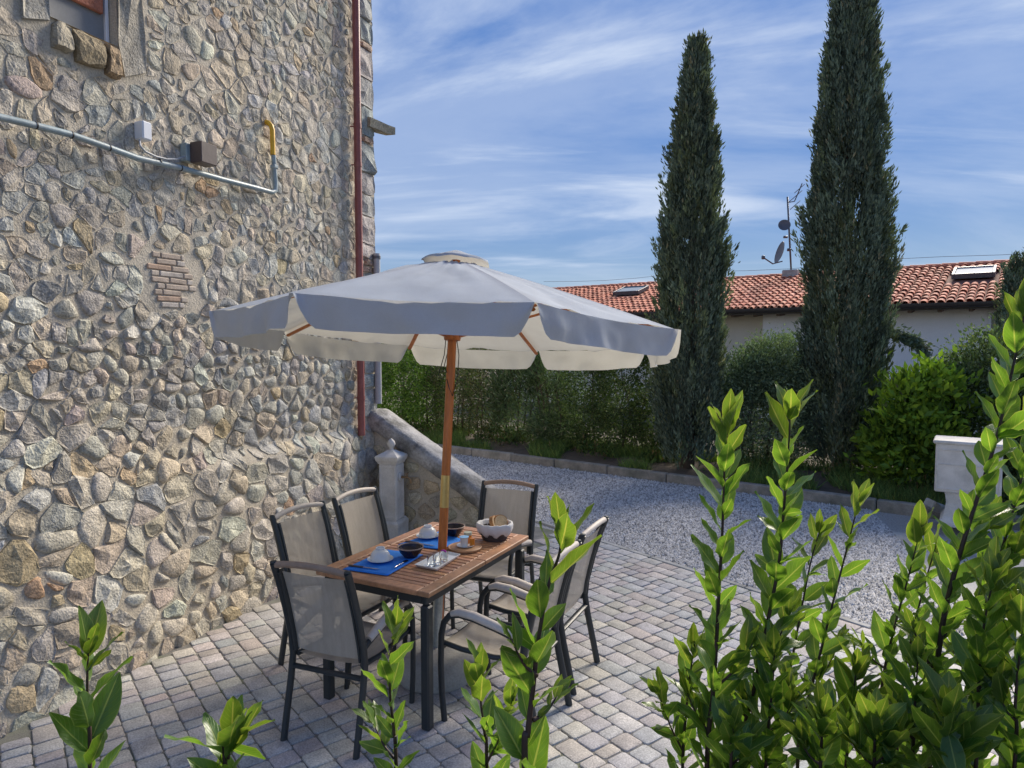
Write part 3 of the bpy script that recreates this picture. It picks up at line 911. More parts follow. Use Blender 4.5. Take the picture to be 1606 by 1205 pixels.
def rect(a, b, c, d, j=.008): return [(x + rs.gauss(0, j), y + rs.gauss(0, j)) for x, y in ((a, c), ((a + b) / 2, c), (b, c), (b, (c + d) / 2), (b, d), ((a + b) / 2, d), (a, d), (a, (c + d) / 2))]
cells.append((rect(WIN[1] + .005, WIN[1] + .19, 3.72, 4.98), .05, .004, False, (.36, .33, .27), 'jamb_stone'))
cells.append((rect(WIN[0] - .15, WIN[0] - .005, 3.80, 4.98), .05, .004, False, (.37, .35, .30), 'jamb_stone'))
cells.append((rect(WIN[0] + .01, WIN[0] + .13, 3.72, 3.895), .05, .004, False, (.36, .32, .24), 'sill_stone'))
cells.append((rect(WIN[0] + .14, WIN[1] - .10, 3.70, 3.895), .06, .004, False, (.29, .23, .14), 'sill_stone'))
cells.append((rect(WIN[1] - .10, WIN[1], 3.69, 3.895), .055, .004, False, (.31, .22, .13), 'sill_stone'))
# dressed corner stones
z_ = 1.24
while z_ < WTOP - .3:
    hq = rs.choice([.07, .16, .22, .28, .3])
    st = QS + (.0 if rs.random() < .55 else .1)
    if st > QS + .05: cells.append((rect(QS + .005, st - .005, z_ + .006, z_ + hq - .006, .004), .025, .003, False, pick(SPAL), 'stone'))
    colq = (.40, .29, .22) if hq < .1 else (.35 * rs.uniform(.85, 1.12), .345, .33)
    cells.append((rect(st + .004, SC - .004, z_ + .005, z_ + hq - .005, .004), .03, .003, False, colq, 'quoin'))
    z_ += hq
build_stones(cells, WP, wall, 285, WO)
# brick patch
nrow = 9
hb = (bz1 - bz0) / nrow
for r_ in range(nrow):
    a = bs0 + (.03 if r_ % 2 else 0) + (.06 if r_ in (0, 8) else 0)
    lim = bs1 - (.07 if r_ < 3 else 0) - (.06 if r_ > 6 else 0) - rs.uniform(0, .07); a += rs.uniform(-.02, .05)
    while a < lim - .03:
        ln = min(rs.choice([.07, .15, .17, .20]), lim - a)
        b = MB()
        o_ = WP(a + ln / 2, bz0 + (r_ + .5) * hb, -.014) - WO
        Mx = Matrix((WU, -WN, Vector((0, 0, 1)))).transposed()
        cb = rs.choice([(.95, 1.2, 1.25), (1.05, 1.4, 1.5), (.95, 1.05, 1.0), (1.05, 1.45, 1.65), (1.0, 1.3, 1.4)])
        b.box((0, 0, 0), (ln - .007, .05, hb - .006), Mx @ Matrix.Rotation(rs.gauss(0, .02), 3, 'Y'), col=cb, bev=.006)
        b.build('brick', M['brick'], wall, loc=o_)
        a += ln
# window
wnd = empty('window', (0, 0, 0)); wnd.parent = house
Mx = Matrix((WU, -WN, Vector((0, 0, 1)))).transposed()
def wbox(b, s0, s1, z0, z1, h0, h1, col=(1, 1, 1), bev=0):
    c = WO + WU * ((s0 + s1) / 2) + WN * ((h0 + h1) / 2) + Vector((0, 0, (z0 + z1) / 2)) - WO
    b.box(c, (abs(s1 - s0), abs(h1 - h0), abs(z1 - z0)), Mx, col, bev)
b = MB(); wbox(b, WIN[0], WIN[1] - .03, WIN[2], WIN[3], -.10, -.075); b.build('shutter', M['shutter'], wnd)
b = MB(); wbox(b, WIN[1] - .028, WIN[1] - .004, WIN[2], WIN[3], -.10, -.055, bev=.004); b.build('frame', M['white_plastic'], wnd)
t0 = wall_sz(122, 5); t1 = wall_sz(171, 22)
b = MB(); wbox(b, WIN[0] + .1, t1[0] - .0, t1[1] + .005, 4.75, -.075, -.045, bev=.006); b.build('terracotta_panel', M['terracotta'], wnd)

# projecting stone spur at the corner
s0, z0, _ = wall_sz(566, 187)
b = MB()
c0 = WO + WU * (SC - .14) + Vector((0, 0, z0 + .0)); c1_ = WO + WU * (SC + .19) + WN * .09 + Vector((0, 0, z0 - .015))
vs = []
for k, t in enumerate((0, .35, .7, 1)):
    p = c0.lerp(c1_, t)
    for (dx, dz) in ((-.06, -.045), (.05, -.05), (.06, .04), (-.05, .05)):
        vs.append(p + WN * (dx + random.gauss(0, .006)) + Vector((0, 0, dz * (1 - .2 * t) + random.gauss(0, .006))) - WO)
fs = [(k * 4 + i, k * 4 + (i + 1) % 4, k * 4 + 4 + (i + 1) % 4, k * 4 + 4 + i) for k in range(3) for i in range(4)] + [(3, 2, 1, 0), (12, 13, 14, 15)]
b.add(vs, fs, (.30, .28, .21)); b.build('spur_stone', M['stone'], house)

# pipes and fittings on the wall (each a thing)
def wpt(u, v, h): s_, z_, _ = wall_sz(u, v, h); return WO + WU * s_ + WN * h + Vector((0, 0, z_))
dp = empty('downpipe', wpt(567, 683, .07), label='dusty red painted downpipe running down the house corner', cat='downpipe')
b = MB(); ptop = wpt(551, 0, .07); pb = wpt(567, 683, .07)
axis_s = ((pb - WO).dot(WU) + (ptop - WO).dot(WU)) / 2
def dpp(z): return WO + WU * (pb - WO).dot(WU) + WN * .07 + Vector((0, 0, z))
zsx = [pb.z, 1.7, 1.9, 3.42, 5.2, WTOP]
b.tube([dpp(z) - pb for z in (pb.z, 2.4, 4.0, WTOP)], .036, 14); b.build('pipe', M['red_paint'], dp, True, 40)
for v in (198, 258, 625):
    zz = wpt(560, v, .07).z
    b = MB(); b.lathe([(.036, -.02), (.0405, -.02), (.0405, .02), (.036, .02)], dpp(zz) - pb, 14); b.tube([dpp(zz) - pb, dpp(zz) - pb - WN * .09 - WU * .03], .006, 6)
    b.build('pipe_clamp', M['red_paint'], dp, True, 40)
gp_ = WO + WU * (SC - .035) + WN * .045
gz0 = at_y(583, 633, gp_.y).z; gz1 = at_y(582, 398, gp_.y).z
d2 = empty('downpipe', gp_ + Vector((0, 0, gz0)), label='short pale grey drainpipe beside the red one, ending on the sloping wall', cat='downpipe')
b = MB(); b.tube([Vector((0, 0, 0)), Vector((0, 0, gz1 - gz0))], .036, 12); b.build('pipe', M['grey_pipe'], d2, True, 40)
for zz in (.62 * (gz1 - gz0) * .5, gz1 - gz0 - .04):
    b = MB(); b.lathe([(.036, -.015), (.042, -.015), (.042, .015), (.036, .015)], (0, 0, zz), 12); b.build('pipe_clamp', M['grey_metal'], d2, True, 40)

cd = empty('electric_conduit', wpt(285, 262, .06), label='blue grey conduit pipe running slantwise across the rubble wall', cat='conduit')
co = Vector(cd.location)
cp = [wpt(u, v, .075) for u, v in ((-160, 150), (0, 184), (55, 197), (110, 211), (165, 230), (215, 248), (285, 264), (350, 282), (405, 296), (426, 302), (432, 299), (432, 288), (430, 262), (429, 244))]
b = MB(); b.tube([p - co for p in cp], .020, 10); b.build('pipe', M['conduit'], cd, True, 50)
for (u, v) in ((56, 197), (112, 212), (171, 232), (250, 254), (283, 264)):
    p = wpt(u, v, .075) - co
    b = MB(); b.tube([p - WU * .004, p + WU * .004], .0225, 10); b.build('cable_tie', M['black'], cd, True, 40)
b = MB(); p = wpt(430, 262, .075) - co; b.box(p, (.05, .05, .03), Mx, bev=.006); b.build('coupling', M['conduit'], cd)
gsp = wpt(428, 243, .075)
gs_ = tag(MB().tube([p - gsp for p in (gsp, wpt(427.5, 222, .075), wpt(427, 204, .075), wpt(425, 197, .07), wpt(421, 193, .05), wpt(416, 191, -.02))], .020, 10).build('gas_pipe', M['yellow'], None, True, 50, loc=gsp), 'short bent yellow gas pipe entering the rubble wall', 'gas pipe')
jb = empty('junction_box', wpt(216, 209, .03), label='small white box on the wall above the grey conduit', cat='junction box')
s0, z0, _ = wall_sz(210, 222); s1, z1, _ = wall_sz(224, 196)
b = MB(); wbox(b, s0, s1, z0 + .01, z1, .0, .085, bev=.008); o = b.build('housing', M['white_plastic'], jb); o.location = WO - Vector(jb.location)
b = MB(); b.tube([wpt(u, v, h) - Vector(jb.location) for u, v, h in ((219, 220, .06), (220, 229, .09), (228, 238, .09), (245, 246, .09), (262, 250, .09), (278, 250, .09), (290, 246, .07))], .007, 7); b.build('cable', M['grey_pipe'], jb, True)
s0, z0, _ = wall_sz(288, 257); s1, z1, _ = wall_sz(309, 232)
lampb = empty('wall_lamp', WO + WU * s0 + Vector((0, 0, z0)), label='brown cube wall lamp on the rubble wall by the conduit', cat='wall lamp')
lo = Vector(lampb.location)
b = MB(); wbox(b, s0 - .03, s0 + .06, z0 + .01, z1 - .01, .0, .06, bev=.004); o = b.build('back_plate', M['conduit'], lampb); o.location = WO - lo
b = MB(); wbox(b, s0 + .0, s1 + .02, z0, z1, .06, .17, bev=.004); o = b.build('lamp_body', M['brown_metal'], lampb); o.location = WO - lo
fl = at_y(577, 38, WP(SC, 5).y)
flo = empty('spotlight', fl, label='small dark spotlight high on the house corner', cat='spotlight')
b = MB(); b.tube([Vector((-.09, 0, .01)), Vector((.0, -.0, 0))], .012, 8); b.build('bracket', M['black'], flo, True)
b = MB(); b.lathe([(.0, -.05), (.032, -.05), (.036, .03), (.0, .03)], (0, 0, 0), 12, axis=(.8, -.4, -.3)); b.build('lamp_head', M['black'], flo, True, 40)

# ------------------------------------------------------------------ sloping garden wall off the corner
wing = empty('sloping_wall', WO + WU * 1.85, label='low rubble wall sloping down from the house corner with rounded coping', cat='garden wall')
WO2 = WO + WU * 1.84; WT = WN; WF = -WU     # runs out from the corner, front faces the patio
wlen = 1.60
def wing_top(t): return 1.30 - .60 * max(0, t - .06) if t < 1.45 else 1.30 - .60 * 1.39 - (t - 1.45) * 1.6
def G(t, z, h): return WO2 + WT * t + WF * h + Vector((0, 0, z))
wo_ = Vector(wing.location)
b = MB()
n_ = 16
for i in range(n_ + 1):
    t = -.06 + (wlen + .06) * i / n_
    zt = wing_top(t) - .18
    b.add([G(t, -.1, 0) - wo_, G(t, zt, 0) - wo_, G(t, zt, -.26) - wo_, G(t, -.1, -.26) - wo_], [])
b.f = [(i * 4 + k, i * 4 + 4 + k, i * 4 + 4 + (k + 1) % 4, i * 4 + (k + 1) % 4) for i in range(n_) for k in range(4)] + [(3, 2, 1, 0), tuple(n_ * 4 + k for k in range(4))]
core = b.build('core', M['mortar'], wing)
b = MB()
sec = [(.02, -.20), (.04, -.17), (.05, -.06), (.03, -.015), (-.02, .004), (-.13, .012), (-.26, .0), (-.31, -.04), (-.31, -.19)]
n_ = 40
for i in range(n_ + 1):
    t = -.05 + (wlen + .07) * i / n_
    zt = wing_top(t)
    for (h, dz) in sec:
        b.add([G(t, zt + dz + random.gauss(0, .002) + (.03 * (n1(t * 5, 3) - .5) if dz < -.15 else 0), h + random.gauss(0, .002)) - wo_], [])
m_ = len(sec)
b.f = [(i * m_ + k, i * m_ + m_ + k, i * m_ + m_ + k + 1, i * m_ + k + 1) for i in range(n_) for k in range(m_ - 1)] + [tuple(range(m_)), tuple(n_ * m_ + k for k in range(m_ - 1, -1, -1))]
b.build('coping', M['coping'], wing, True, 50)
# its stones
ws = []
z_ = .0
while z_ < 1.1:
    hrow = rs.choice([.08, .11, .14, .17])
    t = -.02 + rs.uniform(0, .1)
    while t < wlen:
        wd = hrow * rs.choice([1.0, 1.3, 1.7, 2.2]); ws.append((t + wd / 2, z_ + hrow / 2 + rs.gauss(0, .02))); t += wd
    z_ += hrow
wsa = np.array(ws); wc = []
for i in range(len(ws)):
    x, y = ws[i]
    if y > wing_top(x) - .24 or x > wlen - .05: continue
    d2 = (wsa[:, 0] - x) ** 2 + (wsa[:, 1] - y) ** 2
    poly = [(x - .25, y - .25), (x + .25, y - .25), (x + .25, y + .25), (x - .25, y + .25)]
    for j in np.argsort(d2)[1:24]:
        X, Y = ws[j]; poly = clip(poly, (x + X) / 2, (y + Y) / 2, X - x, Y - y)
    if len(poly) < 3: continue
    k = rs.uniform(.74, .93)
    poly = [(min(max(x + (p[0] - x) * k, -.03), wlen - .02), min(max(y + (p[1] - y) * k, .01), wing_top(p[0]) - .2)) for p in poly]
    cc = pick(SPAL)
    wc.append((poly, .03, .006, rs.random() < .3, tuple(c * k2 for c, k2 in zip(cc, (.92, .86, .74))), 'stone'))
build_stones(wc, lambda t, z, h: G(t, z, h), core, 200, wo_)

# ------------------------------------------------------------------ drinking fountain
fx = at_z(613, 851, 0) + Vector((0, .08, 0))
FR = math.atan2(WN.y, WN.x) + .10
fo = empty('water_fountain', (fx.x, fx.y, 0), FR, label='pale cast stone post fountain with pointed cap and brass tap', cat='fountain')
def sqp(b, prof, cham=.0):                  # square section turned from (half width, z) pairs
    vs = []; fs = []
    for hw, z in prof:
        vs += [(hw, hw, z), (-hw, hw, z), (-hw, -hw, z), (hw, -hw, z)]
    for i in range(len(prof) - 1):
        for k in range(4): fs.append((i * 4 + k, i * 4 + (k + 1) % 4, i * 4 + 4 + (k + 1) % 4, i * 4 + 4 + k))
    fs += [(3, 2, 1, 0), tuple((len(prof) - 1) * 4 + k for k in range(4))]
    b.add(vs, fs)
b = MB(); sqp(b, [(.125, 0), (.125, .16), (.128, .17), (.128, .20), (.118, .215), (.108, .225), (.108, .235)]); b.build('plinth', M['cast_stone'], fo)
b = MB(); sqp(b, [(.094, .235), (.090, .80)])
for sx in (-1, 1):                           # raised borders round each face's panel
    for ax in range(2):
        for (cx, cz, wx, wz) in ((-.078, .515, .016, .54), (.078, .515, .016, .54), (0, .26, .14, .03), (0, .775, .14, .03)):
            c = (sx * .094, cx, cz) if ax == 0 else (cx, sx * .094, cz)
            size = (.008, wx, wz) if ax == 0 else (wx, .008, wz)
            b.box(c, size, bev=.003)
b.build('shaft', M['cast_stone'], fo)
b = MB(); sqp(b, [(.10, .80), (.105, .815), (.118, .835), (.124, .86), (.124, .875), (.095, .895), (.055, .915), (.035, .93)]); b.build('cap', M['cast_stone'], fo)
b = MB(); b.lathe([(.03, .925), (.022, .94), (.02, .95), (.038, .975), (.042, .995), (.034, 1.02), (.016, 1.04), (.0, 1.052)], (0, 0, 0), 16); b.build('finial', M['cast_stone'], fo, True, 50)
# rosette and tap on the face towards the patio
b = MB(); b.lathe([(.0, .0), (.048, .0), (.05, .008), (.036, .016), (.022, .02), (.0, .02)], (.092, 0, .66), 18, axis=(1, 0, 0)); b.build('rosette', M['cast_stone'], fo, True, 50)
tp = b = MB(); b.tube([(.11, 0, .66), (.16, 0, .662), (.195, 0, .655), (.212, 0, .64), (.215, 0, .60)], [.014, .012, .012, .012, .010], 10); tp = b.build('tap', M['bronze'], fo, True, 50)
b = MB(); b.tube([(.172, 0, .665), (.172, 0, .70)], .007, 8); b.tube([(.172, -.03, .70), (.172, .03, .70)], .006, 8); b.build('tap_handle', M['bronze'], tp, True)

# ================================================================== NEIGHBOUR'S HOUSE
HT = KT.copy(); HN = KN.copy()
def HP(t, d, z): return HT * t + HN * d + Vector((0, 0, z))   # t along, d distance from the camera line
ED, EZ, RD, RZ = 18.8, 2.98, 22.9, 4.22
def t_at(u, d):                              # t where the sight line at column u meets distance d
    dr = Vector(((u - 803) / FPX, 1, 0)); k = d / dr.dot(HN)
    return (dr * k).dot(HT)
TL, TR = t_at(862, RD), t_at(1606, ED) + 3.5
nb = empty('neighbour_house', HP((TL + TR) / 2, ED + 2, 0), label='low white house with a terracotta tiled roof beyond the cypresses', cat='house')
no = Vector(nb.location)
tc_ = t_at(1195, 19.4)
hrot = Matrix((HT, HN, Vector((0, 0, 1)))).transposed()
def hbox(b, t0, t1, d0, d1, z0, z1, col=(1, 1, 1), bev=0): b.box(HP((t0 + t1) / 2, (d0 + d1) / 2, (z0 + z1) / 2) - no, (abs(t1 - t0), abs(d1 - d0), abs(z1 - z0)), hrot, col, bev)
b = MB(); hbox(b, tc_, TR - .4, 19.4, 26.0, -.1, 2.93); b.build('wall', M['render'], nb)
b = MB(); hbox(b, TL + .3, tc_ - .004, 19.75, 26.0, -.1, 2.93); b.build('side_wall', M['cream'], nb)
# window at the right
wt0, wt1 = t_at(1552, 19.4), t_at(1567, 19.4)
wz0, wz1 = at_y(1558, 528, HP(wt0, 19.4, 0).y).z, at_y(1558, 491, HP(wt0, 19.4, 0).y).z
wf = MB()
for (a, b_, c, d) in ((wt0 - .06, wt0, wz0 - .06, wz1 + .06), (wt1, wt1 + .06, wz0 - .06, wz1 + .06), (wt0, wt1, wz1, wz1 + .06), (wt0, wt1, wz0 - .06, wz0)):
    hbox(wf, a, b_, 19.33, 19.398, c, d)
wfo = wf.build('window', M['white_plastic'], nb)
b = MB(); hbox(b, wt0 + .002, wt1 - .002, 19.37, 19.396, wz0 + .002, wz1 - .002); b.build('pane', M['glass_dark'], wfo)
# roof
sl = math.atan2(RZ - EZ, RD - ED); slen = math.hypot(RZ - EZ, RD - ED)
rd_ = HN * math.cos(sl) + Vector((0, 0, math.sin(sl))); rn = -HN * math.sin(sl) + Vector((0, 0, math.cos(sl)))
def RP(t, k, h): return HP(t, ED, EZ) + rd_ * k + rn * h
rb = MB()
rb.add([RP(TL, 0, 0) - no, RP(TR, 0, 0) - no, RP(TR, slen, 0) - no, RP(TL, slen, 0) - no,
        RP(TL, 0, -.1) - no, RP(TR, 0, -.1) - no, RP(TR, slen, -.1) - no, RP(TL, slen, -.1) - no,
        HP(TL, 2 * RD - ED, EZ) - no, HP(TR, 2 * RD - ED, EZ) - no],
       [(0, 1, 2, 3), (7, 6, 5, 4), (0, 4, 5, 1), (1, 5, 6, 2), (3, 7, 4, 0), (3, 2, 9, 8), (3, 8, 7), (2, 6, 9)])
roof = rb.build('roof', M['deck'], nb)
TW, TLN = .185, .32
def tile_geo():
    vs = []; fs = []; seg = 5
    for (k, r0, r1, z) in ((0, .084, .068, .028), (1, .070, .054, .0)):
        for i in range(seg + 1):
            a = math.pi * i / seg
            vs.append((-r0 * math.cos(a), (TLN + .06) * k - .0, z + r1 * math.sin(a)))
    for i in range(seg): fs.append((i, i + 1, seg + 2 + i, seg + 1 + i))
    # front lip
    for i in range(seg + 1):
        a = math.pi * i / seg
        vs.append((-.072 * math.cos(a), .0, .028 + .054 * math.sin(a)))
    for i in range(seg): fs.append((i, 2 * (seg + 1) + i, 2 * (seg + 1) + i + 1, i + 1))
    return vs, fs
tb = MB(); tb.add(*tile_geo()); tile_me = tb.mesh('tile', M['tile'], True, 50)
rm = Matrix((HT, rd_, rn)).transposed()
sky1 = (t_at(972, 21.6), t_at(1012, 21.6)); sky2 = (t_at(1489, 21.4), t_at(1556, 21.4))
tiles = []
ncol = int((TR - TL) / TW)
nr = int(slen / TLN)
for c in range(ncol):
    for r_ in range(nr + 1):
        t = TL + (c + .5) * TW; k = r_ * TLN - .06
        if sky1[0] - .05 < t < sky1[1] + .05 and 2.2 < k + .3 < 3.35: continue
        if sky2[0] - .05 < t < sky2[1] + .05 and 2.1 < k + .3 < 3.35: continue
        p = RP(t + random.gauss(0, .006), k + random.gauss(0, .008), random.gauss(0, .004))
        u, v, d = px(p)
        tiles.append((d if -20 < u < 1630 else d + 100, p, rs.gauss(0, .02)))
tiles.sort(key=lambda q: q[0])
TP = [((1, 1, 1), 5), ((1.15, 1.2, 1.2), 4), ((.8, .75, .75), 3), ((1.25, 1.5, 1.6), 1.5), ((.95, .85, .8), 3)]
fm = MB()
for i, (_, p, rz) in enumerate(tiles):
    mr = rm @ Matrix.Rotation(rz, 3, 'Z')
    col = pick(TP)
    if i < 290:
        o = link('tile', tile_me, roof); o.matrix_local = Matrix.Translation(p - no) @ mr.to_4x4(); o.color = (*col, 1)
    else:
        fm.add([(p - no) + mr @ Vector(q) for q in tb.v], tb.f, col)
fm.build('distant_tiles', M['tile_far'], roof, True, 50, kind='stuff')
# ridge tiles
rt = MB()
t = TL
while t < TR:
    f = random.uniform(.85, 1.2)
    seg = 6
    vs = []
    for (k, rr) in ((0, .12), (.44, .10)):
        for i in range(seg + 1):
            a = math.pi * i / seg
            vs.append(HP(t + k, RD + .14 * math.cos(a), RZ - .01 + rr * math.sin(a)) - no)
    rt.add(vs, [(i, seg + 1 + i, seg + 2 + i, i + 1) for i in range(seg)], (f, f, f))
    t += .40
rt.build('ridge_tiles', M['tile_far'], roof, True, kind='stuff')
b = MB()
gpts = []
for (d_, z_) in ((-.13, .02), (-.13, -.05), (-.10, -.09), (-.04, -.10), (0, -.06), (0, .02)): gpts.append((d_, z_))
for tt in (TL, TR):
    for (d_, z_) in gpts: b.add([HP(tt, ED + d_, EZ - .02 + z_) - no], [])
b.f = [(k, k + 6, k + 7, k + 1) for k in range(5)]
b.build('gutter', M['gutter'], nb, True, 50)
b = MB(); hbox(b, TL, TR, ED + .005, ED + .05, EZ - .16, EZ - .02); b.build('fascia', M['gutter'], nb)
t = TL + .3
while t < TR:
    b = MB(); b.box((0, 0, 0), (.10, .85, .12), hrot @ Matrix.Rotation(sl * .3, 3, 'X'), bev=.015)
    b.build('rafter_end', M['rafter'], nb, loc=HP(t, ED + .52, EZ - .12) - no)
    t += .62
for (s_, k0, k1) in ((sky1, 2.35, 3.2), (sky2, 2.3, 3.2)):
    sk = MB(); c = RP((s_[0] + s_[1]) / 2, (k0 + k1) / 2, .12) - no
    w_ = s_[1] - s_[0]
    for (cx, cy, sx, sy) in ((-w_ / 2 + .03, 0, .06, k1 - k0), (w_ / 2 - .03, 0, .06, k1 - k0), (0, -(k1 - k0) / 2 + .03, w_ - .12, .06), (0, (k1 - k0) / 2 - .03, w_ - .12, .06)):
        sk.box(c + rm @ Vector((cx, cy, 0)), (sx, sy, .14), rm, bev=.01)
    so = sk.build('skylight', M['grey_metal'], roof)
    b = MB(); b.box(c + rm @ Vector((0, 0, .03)), (w_ - .124, k1 - k0 - .124, .02), rm); b.build('pane', M['glass_sky'], so)
# chimney block that carries the aerial
at_t = t_at(1236, RD - .2)
b = MB(); hbox(b, at_t - .22, at_t + .25, RD - .35, RD + .2, RZ - .35, RZ + .17, bev=.02); b.build('chimney', M['concrete'], roof)
ab = HP(at_t, RD - .1, RZ + .17)
an = empty('aerial_mast', ab, label='tall thin aerial mast with two satellite dishes on the red roof', cat='aerial')
ay = ab.y
def A_(u, v): return at_y(u, v, ay) - ab
b = MB(); b.tube([Vector((0, 0, -.05)), A_(1235, 309)], .028, 8); b.build('mast', M['grey_metal'], an, True)
def dish(c, r, ax, nm='dish'):
    b = MB(); b.lathe([(0, 0), (r * .4, r * .03), (r * .75, r * .1), (r, r * .2), (r, r * .23), (r * .75, r * .14), (r * .4, r * .07), (0, r * .04)], c, 18, axis=ax)
    return b.build(nm, M['grey_metal'], an, True, 50)
d1_ = dish(A_(1230, 354), .19, (-.25, -.9, .3))
d2_ = dish(A_(1226, 397), .36, (-.93, .05, .25))
b = MB(); b.tube([A_(1227, 410), A_(1212, 414), A_(1197, 404)], .022, 6); b.box(A_(1197, 404), (.10, .09, .12), bev=.02); b.build('dish_arm', M['grey_metal'], d2_, True, 50)
b = MB(); b.tube([A_(1235, 318), A_(1246, 316), A_(1253, 300), A_(1258, 288)], .018, 6)
for k, (u, v) in enumerate(((1243, 312), (1247, 322), (1250, 306), (1254, 296))):
    p = A_(u, v); b.tube([p - Vector((.16, 0, .14)), p + Vector((.16, 0, .14))], .012, 5)
b.build('antenna', M['grey_metal'], an, True)
b = MB(); b.tube([A_(1235, 372) , A_(1229, 372)], .04, 8); b.tube([A_(1235, 392), A_(1240, 392)], .05, 8); b.build('bracket', M['grey_metal'], an, True)
ca = MB(); q0 = HP(TL - .1, RD - .3, RZ + .34); q1 = HP(TR, RD - .3, RZ + .30)
ca.tube([q0.lerp(q1, k / 14) - q0 + Vector((0, 0, -.12 * math.sin(math.pi * ((k * 3 / 14) % 1)))) for k in range(15)], 0.006, 5)
tag(ca.build('overhead_cable', M['grey_metal'], None, True, loc=q0), 'thin cable strung just above the red roof ridge', 'cable')

# ================================================================== TREES AND SHRUBS
def spray_mesh(name, P, D, Lh, Wd, tint, m, cross=1):
    """diamond leaves: P base (n,3), D direction (n,3) unit, length, width"""
    n = len(P)
    rnd = rng.normal(size=(n, 3))
    side = np.cross(D, rnd); side /= np.linalg.norm(side, axis=1)[:, None] + 1e-9
    nrm = np.cross(side, D)
    mid = P + D * (Lh * .45)[:, None]
    V = np.stack([P, mid + side * (Wd * .5)[:, None] + nrm * (Wd * .12)[:, None], P + D * Lh[:, None], mid - side * (Wd * .5)[:, None] + nrm * (Wd * .12)[:, None]], 1)
    F = np.arange(n * 4).reshape(n, 4)
    F = np.concatenate([F[:, [0, 1, 2]], F[:, [0, 2, 3]]])
    return fast_mesh(name, V.reshape(-1, 3), F, m, np.repeat(tint, 4, 0))

def cypress(name, base, height, rmax, zbulge, label, nplume, nspray, lean=(0, 0), rbase=.5, group='cypress trees behind the kerb', length=1.0, tipk=.55):
    o = empty(name, base, label=label, cat='tree', group=group)
    def rad(f):                               # profile over relative height
        f = np.asarray(f)
        b_ = zbulge
        low = rbase + (1 - rbase) * np.clip(f / b_, 0, 1) ** .7
        up = np.clip((1 - f) / (1 - b_), 0, 1) ** tipk
        return rmax * np.where(f < b_, low, up)
    f = np.clip(rng.beta(1.0, 1.12, nplume) * .97, 0, 1)
    th = rng.uniform(0, 2 * np.pi, nplume)
    lump = .80 + .36 * vnoise(np.stack([np.cos(th) * 2.2 + 30, np.sin(th) * 2.2 + 30, f * height * 1.6 + 20], -1))
    r0 = rad(f) * lump * rng.uniform(.60, .93, nplume)
    cz = f * height
    B = np.stack([np.cos(th) * r0 + lean[0] * cz, np.sin(th) * r0 + lean[1] * cz, cz + .05], -1)
    PL = rng.uniform(.32, .72, nplume) * length * np.clip(.30 + (1 - f) * 1.6, .30, 1)
    out_ = rng.uniform(.02, .34, nplume)
    ax = np.stack([np.cos(th) * out_ + rng.normal(0, .08, nplume), np.sin(th) * out_ + rng.normal(0, .08, nplume), np.ones(nplume)], -1)
    ax /= np.linalg.norm(ax, axis=1)[:, None]
    ptint = rng.uniform(.55, 1.55, nplume)
    hue = rng.uniform(0, 1, nplume)
    k = rng.integers(0, nplume, nspray)
    q = rng.random(nspray) ** .8
    fat = .075 * np.sin(np.pi * np.clip(q * .9 + .1, 0, 1)) + .008
    jit = np.clip(rng.normal(size=(nspray, 3)), -1.5, 1.5); jit *= (fat * rng.random(nspray))[:, None]
    P = B[k] + ax[k] * (PL[k] * q)[:, None] + jit
    D = ax[k] * 1.3 + rng.normal(0, .33, (nspray, 3)) + np.stack([np.cos(th[k]), np.sin(th[k]), 0 * q], -1) * .25
    D /= np.linalg.norm(D, axis=1)[:, None]
    Lh = rng.uniform(.045, .105, nspray); Wd = Lh * rng.uniform(.18, .34, nspray)
    t_ = (ptint[k] * rng.uniform(.75, 1.25, nspray))[:, None] * np.where((hue[k] < .2)[:, None], np.array([[1.15, 1.08, .8]]), np.array([[1, 1, 1]]))
    brown = (rng.random(nspray) < .02) | ((hue[k] > .95) & (rng.random(nspray) < .5))
    t_[brown] = np.array([2.4, 1.7, 1.5])
    link('crown', spray_mesh('crown', P, D, Lh, Wd, t_, M['cypress']), o)
    b = MB(); b.tube([(0, 0, -.1), (lean[0] * height * .5, lean[1] * height * .5, height * .5), (lean[0] * height * .93, lean[1] * height * .93, height * .93)], [.13 * rmax / .6, .07 * rmax / .6, .01], 9)
    # limbs hidden among the plumes
    for i in range(26):
        z = height * random.uniform(.04, .8); a = random.uniform(0, 6.28); rr = float(rad(z / height)) * .75
        c = Vector((lean[0] * z, lean[1] * z, z))
        b.tube([c, c + Vector((math.cos(a) * rr * .7, math.sin(a) * rr * .7, rr * .9)), c + Vector((math.cos(a) * rr, math.sin(a) * rr, rr * 2))], [.02, .013, .005], 5)
    b.build('trunk', M['bark'], o, True)
    return o
p1 = at_z(1078, 748, 0); p2 = at_z(1322, 752, 0)
c1o = cypress('cypress_tree', (p1.x, p1.y, .1), 6.3, .49, .33, 'slender dark cypress tree nearer the parasol, its pointed tip against the sky', 1150, 110000, lean=(.006, 0), tipk=.80, rbase=.72)
c2o = cypress('cypress_tree', (p2.x, p2.y, .1), 7.75, .575, .34, 'tallest and broadest dark cypress tree, right of the aerial mast', 1700, 160000, lean=(-.012, 0), tipk=.74, rbase=.74)
